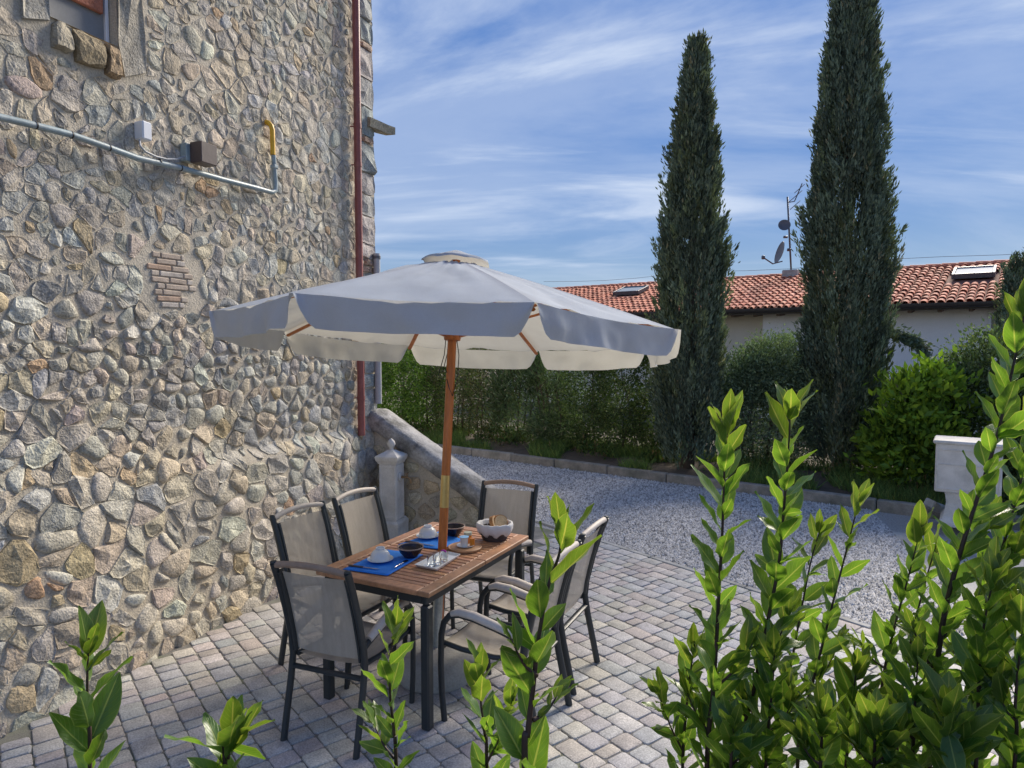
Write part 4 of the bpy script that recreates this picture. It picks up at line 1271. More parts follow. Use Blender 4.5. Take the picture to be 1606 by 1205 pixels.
# drooping side branch of the big cypress
def side_branch(o, pts, n):
    o_ = Vector(o.location)
    pts = [p - o_ for p in pts]
    b = MB(); b.tube(pts, [.02, .014, .009, .004][:len(pts)], 5); br = b.build('side_branch', M['bark'], o, True)
    k = rng.integers(0, len(pts) - 1, n); q = rng.random(n)
    A = np.array([list(p) for p in pts])
    P = A[k] * (1 - q)[:, None] + A[k + 1] * q[:, None] + rng.normal(0, .04, (n, 3))
    D = (A[k + 1] - A[k]); D = D / np.linalg.norm(D, axis=1)[:, None] + rng.normal(0, .7, (n, 3)); D /= np.linalg.norm(D, axis=1)[:, None]
    Lh = rng.uniform(.05, .11, n); t_ = rng.uniform(.7, 1.3, (n, 1)) * np.ones((1, 3))
    link('sprays', spray_mesh('sprays', P, D, Lh, Lh * .35, t_, M['cypress']), br)
side_branch(c2o, [at_y(1385, 520, p2.y), at_y(1410, 527, p2.y - .1), at_y(1432, 535, p2.y - .2), at_y(1452, 552, p2.y - .25)], 900)
for (u, top, lab) in ((1583, 400, 'small young cypress by the white house window'), (1612, 392, 'young cypress cut by the photo edge, right of the other small one')):
    y = 11.5
    p = at_y(u, 700, y); zt = at_y(u, top, y).z
    cypress('cypress_tree', (p.x, p.y, .1), zt - .1, .30, .35, lab, 160, 11000, length=.8)

def shrub(name, blobs, n, lmin, lmax, asp, pal, label, cat='shrub', nstem=5, base=None, dirup=.3, stemcol=None, holes=0.0, group=None, clump=.10, stems_to=None):
    """blobs: (centre, radii, weight) ellipsoids filled with leaf clumps"""
    c0 = Vector(base if base is not None else (blobs[0][0][0], blobs[0][0][1], 0.1))
    o = empty(name, c0, label=label, cat=cat, group=group)
    P = []; T = []; D = []; K = []
    wsum = sum(b[2] for b in blobs)
    for (c, r, wt) in blobs:
        nn = int(n * wt / wsum)
        ncl = max(20, nn // 26)
        d = rng.normal(size=(ncl, 3)); d /= np.linalg.norm(d, axis=1)[:, None]
        rr = rng.random(ncl) ** .33
        rr = np.where(rng.random(ncl) < .6, rng.uniform(.78, 1.03, ncl), rr)
        cc = np.array(c)[None] + d * rr[:, None] * np.array(r)[None]
        if holes > 0:
            nv = vnoise(np.abs(cc * np.array([[2.6, 2.6, 2.6]]) + 40))
            cc, d, rr = cc[nv > holes], d[nv > holes], rr[nv > holes]; ncl = len(cc)
        k = rng.integers(0, ncl, nn)
        ct = rng.uniform(.55, 1.5, ncl)
        pp = cc[k] + rng.normal(0, clump, (nn, 3)) * np.array([[1, 1, .8]])
        dd = d[k] * .7 + rng.normal(0, .6, (nn, 3)) + np.array([[0, 0, dirup]])
        P.append(pp); D.append(dd); K.append(ct[k])
    P = np.concatenate(P); D = np.concatenate(D); ct = np.concatenate(K)
    ok = P[:, 2] > .12
    P, D, ct = P[ok], D[ok], ct[ok]
    D /= np.linalg.norm(D, axis=1)[:, None]
    n_ = len(P)
    pw = np.array([p[1] for p in pal], dtype=float); pw /= pw.sum()
    ci = rng.choice(len(pal), n_, p=pw)
    tint = np.array([p[0] for p in pal])[ci] * (ct * rng.uniform(.88, 1.12, n_))[:, None]
    Lh = rng.uniform(lmin, lmax, n_)
    link('foliage', spray_mesh('foliage', P - np.array(list(c0))[None], D, Lh, Lh * asp, tint, M['hedge']), o)
    b = MB()
    for i in range(nstem):
        c, r, wt = blobs[i % len(blobs)]
        bx = c[0] + random.uniform(-.5, .5) * r[0]; by = c[1] + random.uniform(-.3, .3) * r[1]
        z1 = c[2] + r[2] * random.uniform(.1, .7)
        pts = [Vector((bx, by, .02)), Vector((bx + random.gauss(0, .08), by + random.gauss(0, .05), z1 * .5)), Vector((bx + random.gauss(0, .16), by + random.gauss(0, .1), z1))]
        b.tube([p - c0 for p in pts], [.022, .015, .006], 6)
        for j in range(3):
            q0 = pts[1].lerp(pts[2], random.random() * .7); q1 = q0 + Vector((random.gauss(0, .25), random.gauss(0, .15), random.uniform(.1, .35)))
            b.tube([q0 - c0, q1 - c0], [.009, .003], 5)
    b.build('stems', M['bark'], o, True)
    return o
DG = [((0.078, 0.121, 0.046), 5), ((0.107, 0.151, 0.055), 4), ((0.059, 0.089, 0.043), 3), ((0.166, 0.194, 0.067), 1)]
LG = [((0.126, 0.221, 0.047), 5), ((0.179, 0.283, 0.053), 4), ((0.085, 0.157, 0.047), 3)]
BR = [((0.139, 0.139, 0.075), 4), ((0.112, 0.127, 0.064), 4), ((0.186, 0.159, 0.094), 2)]
GG = [((0.147, 0.199, 0.115), 5), ((0.199, 0.252, 0.156), 3), ((0.106, 0.151, 0.089), 3)]
YG = [((.20, .30, .03), 4), ((.14, .24, .03), 4), ((.09, .16, .03), 3)]
OL = [((0.132, 0.192, 0.091), 5), ((0.181, 0.244, 0.121), 3), ((0.091, 0.138, 0.071), 3), ((0.223, 0.223, 0.143), .7)]
def hz(u, d):                                # ground point in the hedge row: photo column and distance behind the kerb
    dr = Vector(((u - 803) / FPX, 1, 0)); k = ((KA).dot(KN) + d) / dr.dot(KN)
    return dr * k
def row(u0, u1, d, zt, ry, n, zs=None):
    res = []
    for i in range(n):
        p = hz(u0 + (u1 - u0) * (i + .5) / n, d + random.uniform(-.1, .1))
        wdt = (hz(u1, d) - hz(u0, d)).length / n
        zz = zt * random.uniform(.95, 1.05)
        res.append(((p.x, p.y, zz * .54), (wdt * .62, ry, zz * .50), 1))
    return res
shrub('hedge', row(560, 690, 1.1, 2.35, .5, 3), 26000, .045, .075, .55, LG, 'bright green leafy hedge next to the house corner', 'hedge', 6)
shrub('hedge', row(690, 795, 1.15, 2.2, .45, 2), 22000, .035, .06, .5, BR + DG, 'brownish dark hedge bush directly behind the parasol pole', 'hedge', 8)
shrub('oleander_shrub', row(785, 900, 1.2, 2.2, .42, 2), 15000, .08, .15, .18, OL, 'loose oleander bush with narrow leaves and gaps showing the white wall', 'shrub', 12, dirup=.8, holes=.33, clump=.12)
shrub('hedge', row(895, 1060, 1.15, 2.25, .45, 3), 30000, .035, .06, .6, DG, 'dense dark ivy hedge left of the slender cypress', 'hedge', 6, holes=.24)
pb_ = hz(1205, 1.5)
shrub('rounded_shrub', [((pb_.x, pb_.y, .95), (.84, .6, .95), 1), ((pb_.x + .12, pb_.y, 1.6), (.52, .45, .55), .5), ((pb_.x - .35, pb_.y - .1, 1.45), (.34, .3, .4), .2), ((pb_.x + .45, pb_.y - .15, 1.25), (.36, .3, .45), .2)], 42000, .035, .065, .45, GG, 'rounded grey green bush between the two cypresses', 'shrub', 7)
pl_ = hz(1446, 1.05)
shrub('laurel_shrub', [((pl_.x - .05, pl_.y, .62), (.56, .42, .60), 1), ((pl_.x + .22, pl_.y, 1.2), (.34, .3, .46), .4), ((pl_.x - .22, pl_.y - .05, 1.12), (.30, .28, .46), .35), ((pl_.x + .5, pl_.y + .1, .9), (.30, .28, .5), .3), ((pl_.x + .02, pl_.y - .2, 1.5), (.16, .16, .24), .08)], 9000, .09, .15, .45, YG, 'bright yellow green laurel bush right of the big cypress', 'shrub', 6, dirup=.5, clump=.10)
pw_ = hz(1545, 1.7)
wsh = shrub('flowering_shrub', [((pw_.x, pw_.y, .95), (.85, .55, .95), 1), ((pw_.x + .1, pw_.y, 1.65), (.6, .45, .5), .5)], 24000, .04, .075, .45, DG + GG, 'dark bush with a few white flowers behind the stone pedestal', 'shrub', 7)
for k in range(14):                          # its white flower heads
    d = Vector((random.gauss(0, .5), -abs(random.gauss(.5, .2)), random.gauss(.1, .45))).normalized()
    p = Vector((pw_.x, pw_.y, 1.2)) + Vector((d.x * .85, d.y * .6, d.z * .9))
    b = MB()
    for j in range(7):
        a = j * .9; c = Vector((math.cos(a) * .02, math.sin(a) * .01, math.sin(a * 1.7) * .02))
        b.lathe([(0, -.012), (.016, 0), (0, .012)], c, 6, axis=(.3, -1, .3))
    b.build('flower', M['china'], wsh, True, loc=p - Vector(wsh.location))
pr_ = hz(1650, 1.3)
shrub('hedge', row(1585, 1800, 1.5, 1.9, .5, 3), 20000, .04, .07, .5, DG, 'dark hedge at the far right behind the stone pedestal', 'hedge', 6)
# low weeds along the foot of the hedge
def weeds():
    n = 9000
    t = rng.uniform(-3.0, 8.8, n); d = rng.uniform(.35, 1.2, n)
    P = np.array([KA.x, KA.y])[None] + t[:, None] * np.array([KT.x, KT.y])[None] + d[:, None] * np.array([KN.x, KN.y])[None]
    patch = vnoise(np.stack([P[:, 0] * 2.2 + 20, P[:, 1] * 2.2 + 20, np.zeros(n)], -1))
    keep = patch > .5; P = P[keep]; n = len(P); hgt = rng.random(n) * .28 * (patch[keep] - .3) * 2
    P3 = np.stack([P[:, 0], P[:, 1], .15 + hgt], -1)
    D = rng.normal(0, .6, (n, 3)) + np.array([[0, 0, .9]]); D /= np.linalg.norm(D, axis=1)[:, None]
    Lh = rng.uniform(.04, .10, n)
    tint = np.array([(.055, .095, .03), (.08, .12, .03), (.14, .11, .05)])[rng.choice(3, n, p=[.5, .35, .15])] * rng.uniform(.7, 1.3, (n, 1))
    tag(link('undergrowth', spray_mesh('undergrowth', P3, D, Lh, Lh * .4, tint, M['hedge'])), 'low weeds and leaf litter at the foot of the hedge', 'weeds', kind='stuff')
weeds()

# stone pedestal on the bank
pp = at_z(1530, 822, .12); pp.y += .15
ped = empty('stone_pedestal', (pp.x, pp.y, .08), -.60, label='pale concrete box on a tapered pillar at the kerb, far right', cat='pedestal')
b = MB(); sqp(b, [(.24, 0), (.235, .04), (.20, .10), (.18, .24), (.19, .33), (.20, .36)]); b.build('pillar', M['cast_stone'], ped)
b = MB(); b.box((0, 0, .62), (.58, .46, .52), bev=.012)
for (cx, cz, sx, sz) in ((0, .40, .54, .012), (0, .66, .54, .008), (0, .815, .54, .012), (-.27, .61, .012, .42), (.27, .61, .012, .42)):
    b.box((cx, -.234, cz), (sx, .016, sz), bev=.003)
b.build('box', M['cast_stone'], ped)
b = MB(); b.box((0, 0, .89), (.63, .50, .036), bev=.012); b.build('lid', M['cast_stone'], ped)
q = at_z(1463, 800, .15)
for k, (dx, dz, rx) in enumerate(((0, .03, .5), (.13, -.02, .15))):
    b = MB(); b.box((0, 0, 0), (.24, .11, .09), Matrix.Rotation(rx, 3, 'Y') @ Matrix.Rotation(.6 + k, 3, 'Z'), bev=.012)
    o = b.build('stone_block', M['concrete'], None, loc=(q.x + dx, q.y + .1 * k, .17 + dz))
    tag(o, ('pale loose block leaning upright on the grass beside the pedestal', 'low loose block lying at the foot of the pedestal pillar')[k], 'stone block')

# ================================================================== TABLE, CHAIRS, PARASOL
TH = .744
tn = Vector((-.410, 3.33, 0)); tl = Vector((-1.025, 3.67, 0)); tfl = Vector((-.500, 4.60, 0)); tfr = Vector((.09, 4.385, 0))
tcn = (tn + tl + tfl + tfr) / 4
LX = ((tfr - tn) + (tfl - tl)).normalized()           # long axis, away from the camera
TLN_, TWD = 1.16, .76
tcn += Vector((-LX.y, LX.x, 0)) * .035
TR_ = math.atan2(LX.y, LX.x)
tab = empty('dining_table', (tcn.x, tcn.y, 0), TR_, label='slatted wooden garden table with dark metal legs under the parasol', cat='table')
# local: x along the long axis, y to the left (towards the stone wall)
def TWp(x, y, z=TH): return Vector((tcn.x, tcn.y, 0)) + Matrix.Rotation(TR_, 3, 'Z') @ Vector((x, y, z))
bw = .075
hx, hy = TLN_ / 2, TWD / 2
def jcol(): f = random.uniform(.85, 1.15); return (f, f * random.uniform(.95, 1.03), f * random.uniform(.9, 1.05))
for sy in (-1, 1):
    for (x0, x1) in ((-hx, -.001), (.001, hx)):
        b = MB(); b.box(((x0 + x1) / 2, sy * (hy - bw / 2), TH - .0135), (x1 - x0 - .002, bw, .027), col=jcol(), bev=.004); b.build('border_board', M['table_wood'], tab)
for sx in (-1, 1):
    b = MB(); b.box((sx * (hx - bw / 2), 0, TH - .0135), (bw, TWD - 2 * bw - .003, .027), col=jcol(), bev=.004); b.build('border_board', M['table_wood'], tab)
nsl = 22
sp = (TLN_ - 2 * bw) / nsl
for i in range(nsl):
    b = MB(); x = -hx + bw + (i + .5) * sp
    if abs(x - .0) < .03 and False: continue
    b.box((x, 0, TH - .013), (sp - .008, TWD - 2 * bw - .004, .022), col=jcol(), bev=.003); b.build('slat', M['table_wood'], tab)
b = MB()
for sy in (-1, 1): b.box((0, sy * (hy - .05), TH - .055), (TLN_ - .06, .028, .055), bev=.004)
for sx in (-1, 1): b.box((sx * (hx - .05), 0, TH - .055), (.028, TWD - .13, .055), bev=.004)
b.box((0, 0, TH - .045), (.05, TWD - .12, .03)); b.box((-.28, 0, TH - .045), (.03, TWD - .13, .03)); b.box((.28, 0, TH - .045), (.03, TWD - .13, .03))
b.build('under_frame', M['frame'], tab)
for sx in (-1, 1):
    for sy in (-1, 1):
        b = MB(); b.box((sx * (hx - .045), sy * (hy - .045), (TH - .085) / 2), (.052, .052, TH - .085), bev=.008); b.build('leg', M['frame'], tab)

def arc(c, r, a0, a1, n, plane='yz'):
    return [Vector((0, c[0] + r * math.cos(a0 + (a1 - a0) * i / n), c[1] + r * math.sin(a0 + (a1 - a0) * i / n))) for i in range(n + 1)]
CW = .215
def make_chair():
    o = empty('garden_chair')
    for sx in (-1, 1):
        x = sx * CW
        b = MB()
        post = [(x, -.31, 0), (x, -.285, .12), (x, -.245, .30), (x, -.225, .42), (x, -.235, .52), (x, -.275, .68), (x, -.325, .84), (x, -.36, .93)]
        b.tube(post, .0155, 10, flat=1.35, up=(1, 0, 0)); b.lathe([(0, -.004), (.017, 0), (.015, .008), (0, .012)], post[-1], 10); b.build('rear_post', M['frame'], o, True, 50)
        b = MB()
        fl_ = [(x, .235, 0), (x, .25, .15), (x, .255, .32), (x, .25, .47), (x, .235, .535), (x, .20, .578), (x, .14, .592), (x, .05, .583), (x, -.08, .555), (x, -.20, .522), (x, -.24, .510)]
        b.tube(fl_, .0145, 10, flat=1.2, up=(1, 0, 0)); b.build('front_leg', M['frame'], o, True, 50)
        b = MB()
        ap_ = [(x, .185, .590), (x, .14, .606), (x, .05, .600), (x, -.07, .573), (x, -.19, .540)]
        b.tube(ap_, [.016, .021, .023, .022, .018], 10, flat=1.15, up=(0, 0, 1)); b.build('armrest', M['arm'], o, True, 60)
        b = MB(); b.tube([(x * .90, -.215, .415), (x * .90, -.05, .395), (x * .90, .14, .40), (x * .90, .25, .415)], .014, 8); b.build('seat_rail', M['frame'], o, True, 50)
        b = MB(); b.tube([(x * .90, -.222, .44), (x * .90, -.235, .52), (x * .90, -.272, .68), (x * .90, -.318, .84), (x * .90, -.335, .885)], .013, 8, flat=1.5, up=(1, 0, 0)); b.build('back_rail', M['frame'], o, True, 50)
    b = MB(); b.tube([(-CW, -.232, .355), (CW, -.232, .355)], .013, 8, flat=1.4); b.build('rear_crossbar', M['frame'], o, True, 50)
    b = MB(); b.tube([(-CW, .25, .395), (-.1, .262, .388), (.1, .262, .388), (CW, .25, .395)], .014, 8); b.build('front_crossbar', M['frame'], o, True, 50)
    # bowed top rail
    b = MB(); pts = []
    for i in range(11):
        t = -1 + 2 * i / 10
        pts.append((CW * t * .97, -.352 - .018 * (1 - t * t), .918 + .022 * (1 - t * t)))
    b.tube(pts, .0165, 10); b.build('top_rail', M['arm'], o, True, 50)
    # slings
    def sling(path, sag, nm):
        b = MB(); nx = 8
        for j, (y, z) in enumerate(path):
            for i in range(nx + 1):
                t = -1 + 2 * i / nx
                s_ = sag * (1 - t * t)
                b.add([(CW * .90 * t, y - s_[0], z - s_[1]) if False else (CW * .90 * t, y - sag[0] * (1 - t * t), z - sag[1] * (1 - t * t))], [])
        m_ = nx + 1
        b.f = [(j * m_ + i, j * m_ + i + 1, (j + 1) * m_ + i + 1, (j + 1) * m_ + i) for j in range(len(path) - 1) for i in range(nx)]
        return b.build(nm, M['sling'], o, True)
    class V2(tuple):
        def __mul__(s, k): return (s[0] * k, s[1] * k)
    sling([(-.224, .45), (-.235, .52), (-.252, .60), (-.272, .68), (-.296, .77), (-.318, .84), (-.335, .885)], V2((.015, 0)), 'backrest')
    sling([(-.215, .425), (-.14, .412), (-.05, .403), (.05, .403), (.14, .41), (.21, .422), (.25, .425), (.268, .405), (.262, .385)], V2((0, .016)), 'seat')
    return o
proto = make_chair()
chairs = [  # origin on the ground, direction the sitter faces, what sets it apart
    ((-.845, 3.50), (.355, .935), 'sling chair at the near end of the table, seen from behind', False),
    ((-1.075, 4.14), (.88, -.47), 'sling chair on the stone wall side nearer the camera', False),
    ((-.815, 4.61), (.88, -.47), 'sling chair on the stone wall side just left of the fountain', False),
    ((-.135, 4.78), (-.33, -.945), 'sling chair with brown top rail at the far end behind the bread basket', True),
    ((-.055, 3.555), (-.90, .43), 'sling chair on the gravel side nearest the camera behind the tall laurel shoot', False),
    ((.165, 4.06), (-.90, .43), 'sling chair on the gravel side farther from the camera, by the paved edge', False),
]
for i, (p, f, lab, wood) in enumerate(chairs):
    o = proto if i == 0 else copy_tree(proto)
    o.location = (p[0], p[1], .0)
    o.rotation_euler = (0, 0, math.atan2(f[1], f[0]) - math.pi / 2)
    tag(o, lab, 'chair', 'garden chairs round the table')
    o['rail'] = 1 if (wood or i == 0) else 0  # near chair's rail turned brown too: its shadow put into the colour
for o in [q for q in C.objects if q.get('category') == 'chair']:
    if o['rail']:
        for ch in o.children:
            if ch.name.startswith('top_rail'):
                ch.data = ch.data.copy(); ch.data.materials.clear(); ch.data.materials.append(M['brown_rail'])
                ch['label'] = 'brown top rail'
    del o['rail']

# parasol
PB = Vector((-.46, 3.965, 0)); AX = Vector((.045, .09, 1.0)).normalized()
par = empty('parasol', (PB.x, PB.y, .12), label='large off white canvas parasol on a tilted wooden pole', cat='parasol')
po = Vector(par.location)
def PP(z): return PB + AX * (z / AX.z)
zr, za = 2.085, 2.55
b = MB(); b.tube([PP(.30) - po, PP(1.005) - po], .0275, 14); b.build('lower_pole', M['pole_wood'], par, True, 40)
b = MB(); b.tube([PP(1.005) - po, PP(1.20) - po], .0290, 14); b.build('brass_sleeve', M['brass'], par, True, 40)
b = MB(); b.tube([PP(1.20) - po, PP(za - .03) - po], .0275, 14); b.build('upper_pole', M['pole_wood'], par, True, 40)
CR = PP(zr); XA = Vector((1, 0, 0)); XA = (XA - AX * XA.dot(AX)).normalized(); YA = AX.cross(XA)
RR = 1.355
VA = [R(-115 + 45 * k) for k in range(8)]
def rim(k): a = VA[k % 8]; return CR + XA * (RR * math.cos(a)) + YA * (RR * math.sin(a))
apex = PP(za - .02)
def cpt(k, f, t, sag=True):
    """point on canopy panel k: f from the apex (0) to the rim (1), t across (0..1)"""
    A, B = rim(k), rim(k + 1)
    p0 = apex.lerp(A, f); p1 = apex.lerp(B, f)
    p = p0.lerp(p1, t)
    arch = .012 * math.sin(math.pi * f * .95) + .0
    p = p + AX * arch
    s = math.sin(math.pi * t)
    p = p - AX * (s * .016 * f)
    return p
for k in range(8):
    b = MB(); nf, nt_ = 16, 14
    for i in range(nf + 1):
        f = .13 + .87 * i / nf
        for j in range(nt_ + 1):
            t = j / nt_
            p = cpt(k, f, t)
            wr = .016 * (n1(f * 3 + k * 7, t * 7 + k * 3, 1) - .5) * math.sin(math.pi * t) + .024 * (n1(f * 11 + t * 8 + k, t * 5 - f * 6 + 30, k) - .5) * math.sin(math.pi * t)
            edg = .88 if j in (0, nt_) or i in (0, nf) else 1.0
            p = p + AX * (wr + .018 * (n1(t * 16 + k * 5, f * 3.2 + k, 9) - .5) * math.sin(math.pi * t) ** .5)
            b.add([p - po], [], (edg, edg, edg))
    m_ = nt_ + 1
    b.f = [(i * m_ + j, (i + 1) * m_ + j, (i + 1) * m_ + j + 1, i * m_ + j + 1) for i in range(nf) for j in range(nt_)]
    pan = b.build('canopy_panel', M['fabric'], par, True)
    # valance: hangs from the rim, corners cut back in a curve, waving hem
    b = MB(); nv, nt_ = 6, 36
    out_dir = ((rim(k) + rim(k + 1)) / 2 - CR).normalized()
    for i in range(nv + 1):
        q = i / nv
        for j in range(nt_ + 1):
            t = j / nt_
            tt = t
            edge = min(t, 1 - t)
            hang = .145 * (1 - max(0, 1 - edge / .085) ** 1.8) * (.96 + .08 * n1(t * 5 + k * 9, 2))
            hang = max(hang, .004)
            p = cpt(k, 1.0, tt)
            wave = .010 * math.sin(t * 21 + k * 2 + 4.5 * n1(t * 4, k)) * q + .030 * (n1(t * 6 + k * 5, q * 2, 4) - .5) * q + .022 * (n1(t * 15 + k * 8, q * 1.5, 7) - .5) * q ** .6
            p = p + Vector((0, 0, -hang * q)) + out_dir * (wave + .020 * q) 
            b.add([p - po], [])
    m_ = nt_ + 1
    b.f = [(i * m_ + j, (i + 1) * m_ + j, (i + 1) * m_ + j + 1, i * m_ + j + 1) for i in range(nv) for j in range(nt_)]
    b.build('valance', M['fabric'], pan, True)
# vent cap
b = MB()
cr = .205
prof = []
rings = [(.0, za + .034), (.03, za + .026), (.09, za + .004), (.15, za - .018), (cr + .01, za - .040), (cr + .014, za - .053)]
for (r_, z_) in rings:
    for k in range(32):
        a = VA[0] + 2 * math.pi * k / 32
        oct_ = math.cos(math.pi / 8) / math.cos(((a - VA[0]) % (math.pi / 4)) - math.pi / 8)
        lift = .011 * abs(math.sin((a - VA[0]) * 4)) * (r_ / cr) ** 2 + .0015 * random.gauss(0, 1) * (r_ > .1)
        b.add([PP(z_ + lift) + XA * (r_ * oct_ * math.cos(a)) + YA * (r_ * oct_ * math.sin(a)) - po], [])
b.f = [(i * 32 + k, i * 32 + (k + 1) % 32, (i + 1) * 32 + (k + 1) % 32, (i + 1) * 32 + k) for i in range(len(rings) - 1) for k in range(32)]
b.build('vent_cap', M['fabric'], par, True)
b = MB(); b.lathe([(.030, 0), (.055, 0), (.06, .025), (.055, .05), (.026, .05)], PP(za - .10) - po, 16, axis=AX); b.build('top_hub', M['pole_wood'], par, True, 40)
b = MB(); b.lathe([(.026, 0), (.05, 0), (.055, .025), (.05, .05), (.026, .05)], PP(zr - .06) - po, 16, axis=AX); b.build('runner_hub', M['pole_wood'], par, True, 40)
for k in range(8):
    b = MB()
    p0 = PP(za - .075) + (rim(k) - CR) * .03; p1 = CR.lerp(rim(k), .982) - AX * .026
    pm = p0.lerp(p1, .5) + AX * .038
    b.tube([p0 - po, pm - po, p1 - po], .0105, 6, flat=1.6); rb_ = b.build('rib', M['pole_wood'], par, True, 40)
    b = MB(); s0_ = PP(zr - .035) + (rim(k) - CR) * .03; b.tube([s0_ - po, p0.lerp(p1, .52) + AX * .028 - po], .009, 6, flat=1.5); b.build('strut', M['pole_wood'], rb_, True, 40)
for k, (du, dz) in enumerate(((-.075, .30), (-.05, .28), (-.03, .26), (.045, .30))):
    b = MB(); p0 = PP(zr - .02) + XA * du * .5; p1 = PP(zr - dz + .02) + XA * du
    p2 = PP(zr - dz) + XA * du * .7 + YA * -.02
    b.tube([p0 - po, p0.lerp(p1, .5) + XA * .012 - po, p1 - po, p2 - po], .0028, 5); b.build('cord', M['black'], par, True)
b = MB(); b.tube([PP(zr - .30) + XA * -.02 - YA * .026 - po, PP(zr - .36) - YA * .026 - po, PP(zr - .40) + XA * .02 - YA * .026 - po, PP(zr - .30) + XA * .045 - po], .003, 5); b.build('cord', M['black'], par, True)
# weighted base with its steel socket
pbs = empty('parasol_weight', (PB.x, PB.y, 0), label='round grey concrete weight with steel tube holding the parasol under the table', cat='weight')
b = MB(); b.lathe([(0, 0), (.235, 0), (.245, .02), (.235, .10), (.19, .155), (.10, .175), (0, .18)], (0, 0, 0), 28); b.build('weight', M['concrete'], pbs, True, 40)
b = MB(); b.tube([(.0, .0, .17), (.035 * .5, .02, .56)], .029, 14); st = b.build('socket_tube', M['galv'], pbs, True, 40)
b = MB(); b.tube([(.03, .015, .53), (.075, .0, .53)], .006, 8); b.tube([(.07, -.0, .505), (.07, .0, .56)], .006, 8); b.build('clamp_screw', M['steel'], st, True)

# ------------------------------------------------------------------ on the table
def placemat(corners, lab):
    c = sum(corners, Vector()) / 4
    b = MB(); n_ = 10
    for i in range(n_ + 1):
        for j in range(n_ + 1):
            p = corners[0].lerp(corners[1], i / n_).lerp(corners[3].lerp(corners[2], i / n_), j / n_)
            for dz in (0,): b.add([(p.x - c.x, p.y - c.y, .0035 + .0015 * n1(i * .6, j * .6, c.x * 9))], [])
    m_ = n_ + 1
    b.f = [(i * m_ + j, (i + 1) * m_ + j, (i + 1) * m_ + j + 1, i * m_ + j + 1) for i in range(n_) for j in range(n_)]
    o = b.build('placemat', M['blue_mat'], None, True, loc=(c.x, c.y, TH))
    md = o.modifiers.new('thickness', 'SOLIDIFY'); md.thickness = .002; md.offset = -1
    tag(o, lab, 'placemat', 'blue placemats on the table')
def T(u, v, z=TH): return at_z(u, v, z)
placemat([T(537, 894), T(608, 904), T(664, 871), T(606, 863)], 'bright blue placemat nearer the camera, under the cup at the front')
placemat([T(624, 855), T(692, 863), T(727, 848), T(690, 834)], 'bright blue placemat farther back, crossed by the parasol pole')
def place_setting(cu, lab1, lab2):
    c = T(*cu, TH + .006)
    s_ = MB(); s_.lathe([(0, 0), (.035, 0), (.045, .004), (.075, .014), (.075, .017), (.045, .008), (0, .006)], (0, 0, 0), 28)
    tag(s_.build('saucer', M['china'], None, True, 50, loc=c), lab1, 'saucer', 'white saucers on the placemats')
    s_ = MB(); s_.lathe([(.057, .0), (.059, .0), (.058, .016), (.053, .034), (.044, .049), (.032, .058), (.027, .060), (.026, .071), (.022, .071), (.021, .063), (.0, .062)], (0, 0, 0), 28)
    tag(s_.build('bowl_cup', M['china'], None, True, 50, loc=c + Vector((0, 0, .0085))), lab2, 'cup', 'white cups turned upside down')
place_setting((596.5, 880), 'white saucer under the nearer upturned cup', 'white cup turned upside down on the nearer saucer')
place_setting((671, 843), 'white saucer under the farther cup beside the pole', 'white cup turned upside down left of the parasol pole')
def dark_bowl(cu, lab):
    c = T(*cu, TH + .006)
    o = empty('bowl', c, label=lab, cat='bowl', group='dark glazed bowls')
    b = MB(); b.lathe([(0, 0), (.04, 0), (.042, .006), (.062, .028), (.076, .058), (.071, .058), (.058, .030), (.03, .012), (0, .010)], (0, 0, 0), 30); b.build('bowl_body', M['dark_glaze'], o, True, 50)
    b = MB(); b.lathe([(.0705, .0575), (.073, .062), (.0775, .061), (.0775, .056)], (0, 0, 0), 30); b.build('rim', M['clay_rim'], o, True)
dark_bowl((644, 873), 'dark glazed bowl with bare clay rim on the nearer placemat')
dark_bowl((711, 839), 'dark glazed bowl with bare clay rim at the far placemat, right of the pole')
def knife(p0, p1, lab):
    a, b_ = T(*p0, TH + .009), T(*p1, TH + .009)
    d = (b_ - a); ln = d.length; d.normalize(); sd = Vector((-d.y, d.x, 0))
    o = empty('knife', a, label=lab, cat='knife', group='table knives')
    m_ = MB(); m_.tube([d * 0, d * .02, d * (ln * .46)], [.005, .0065, .0055], 8); m_.build('handle', M['brown_metal'], o, True)
    m_ = MB(); h = .0012
    pts = [(ln * .45, -.006), (ln * .9, -.0085), (ln, .0), (ln * .9, .0045), (ln * .45, .005)]
    m_.add([d * x + sd * y + Vector((0, 0, z)) for z in (-h, h) for x, y in pts], [(4, 3, 2, 1, 0), (5, 6, 7, 8, 9)] + [(k, (k + 1) % 5, 5 + (k + 1) % 5, 5 + k) for k in range(5)]); m_.build('blade', M['steel'], o)
def spoon(p0, p1, lab):
    a, b_ = T(*p0, TH + .009), T(*p1, TH + .009)
    d = (b_ - a); ln = d.length; d.normalize(); sd = Vector((-d.y, d.x, 0))
    m_ = MB(); m_.tube([d * 0, d * ln * .3 + Vector((0, 0, .003)), d * ln * .72], [.0045, .0032, .0025], 7)
    n_ = 14
    bowl = [d * (ln * .86 + ln * .15 * math.cos(2 * math.pi * k / n_)) + sd * (.014 * math.sin(2 * math.pi * k / n_)) + Vector((0, 0, .002)) for k in range(n_)]
    m_.add(bowl + [d * ln * .86 + Vector((0, 0, -.004))], [(k, (k + 1) % n_, n_) for k in range(n_)])
    o = m_.build('spoon', M['steel'], None, True, 60, loc=a); tag(o, lab, 'spoon', 'spoons on the placemats')
knife((547, 887), (596, 893), 'dark handled knife left of the nearer upturned cup'); knife((636, 849), (682, 856), 'dark handled knife on the farther placemat by the pole')
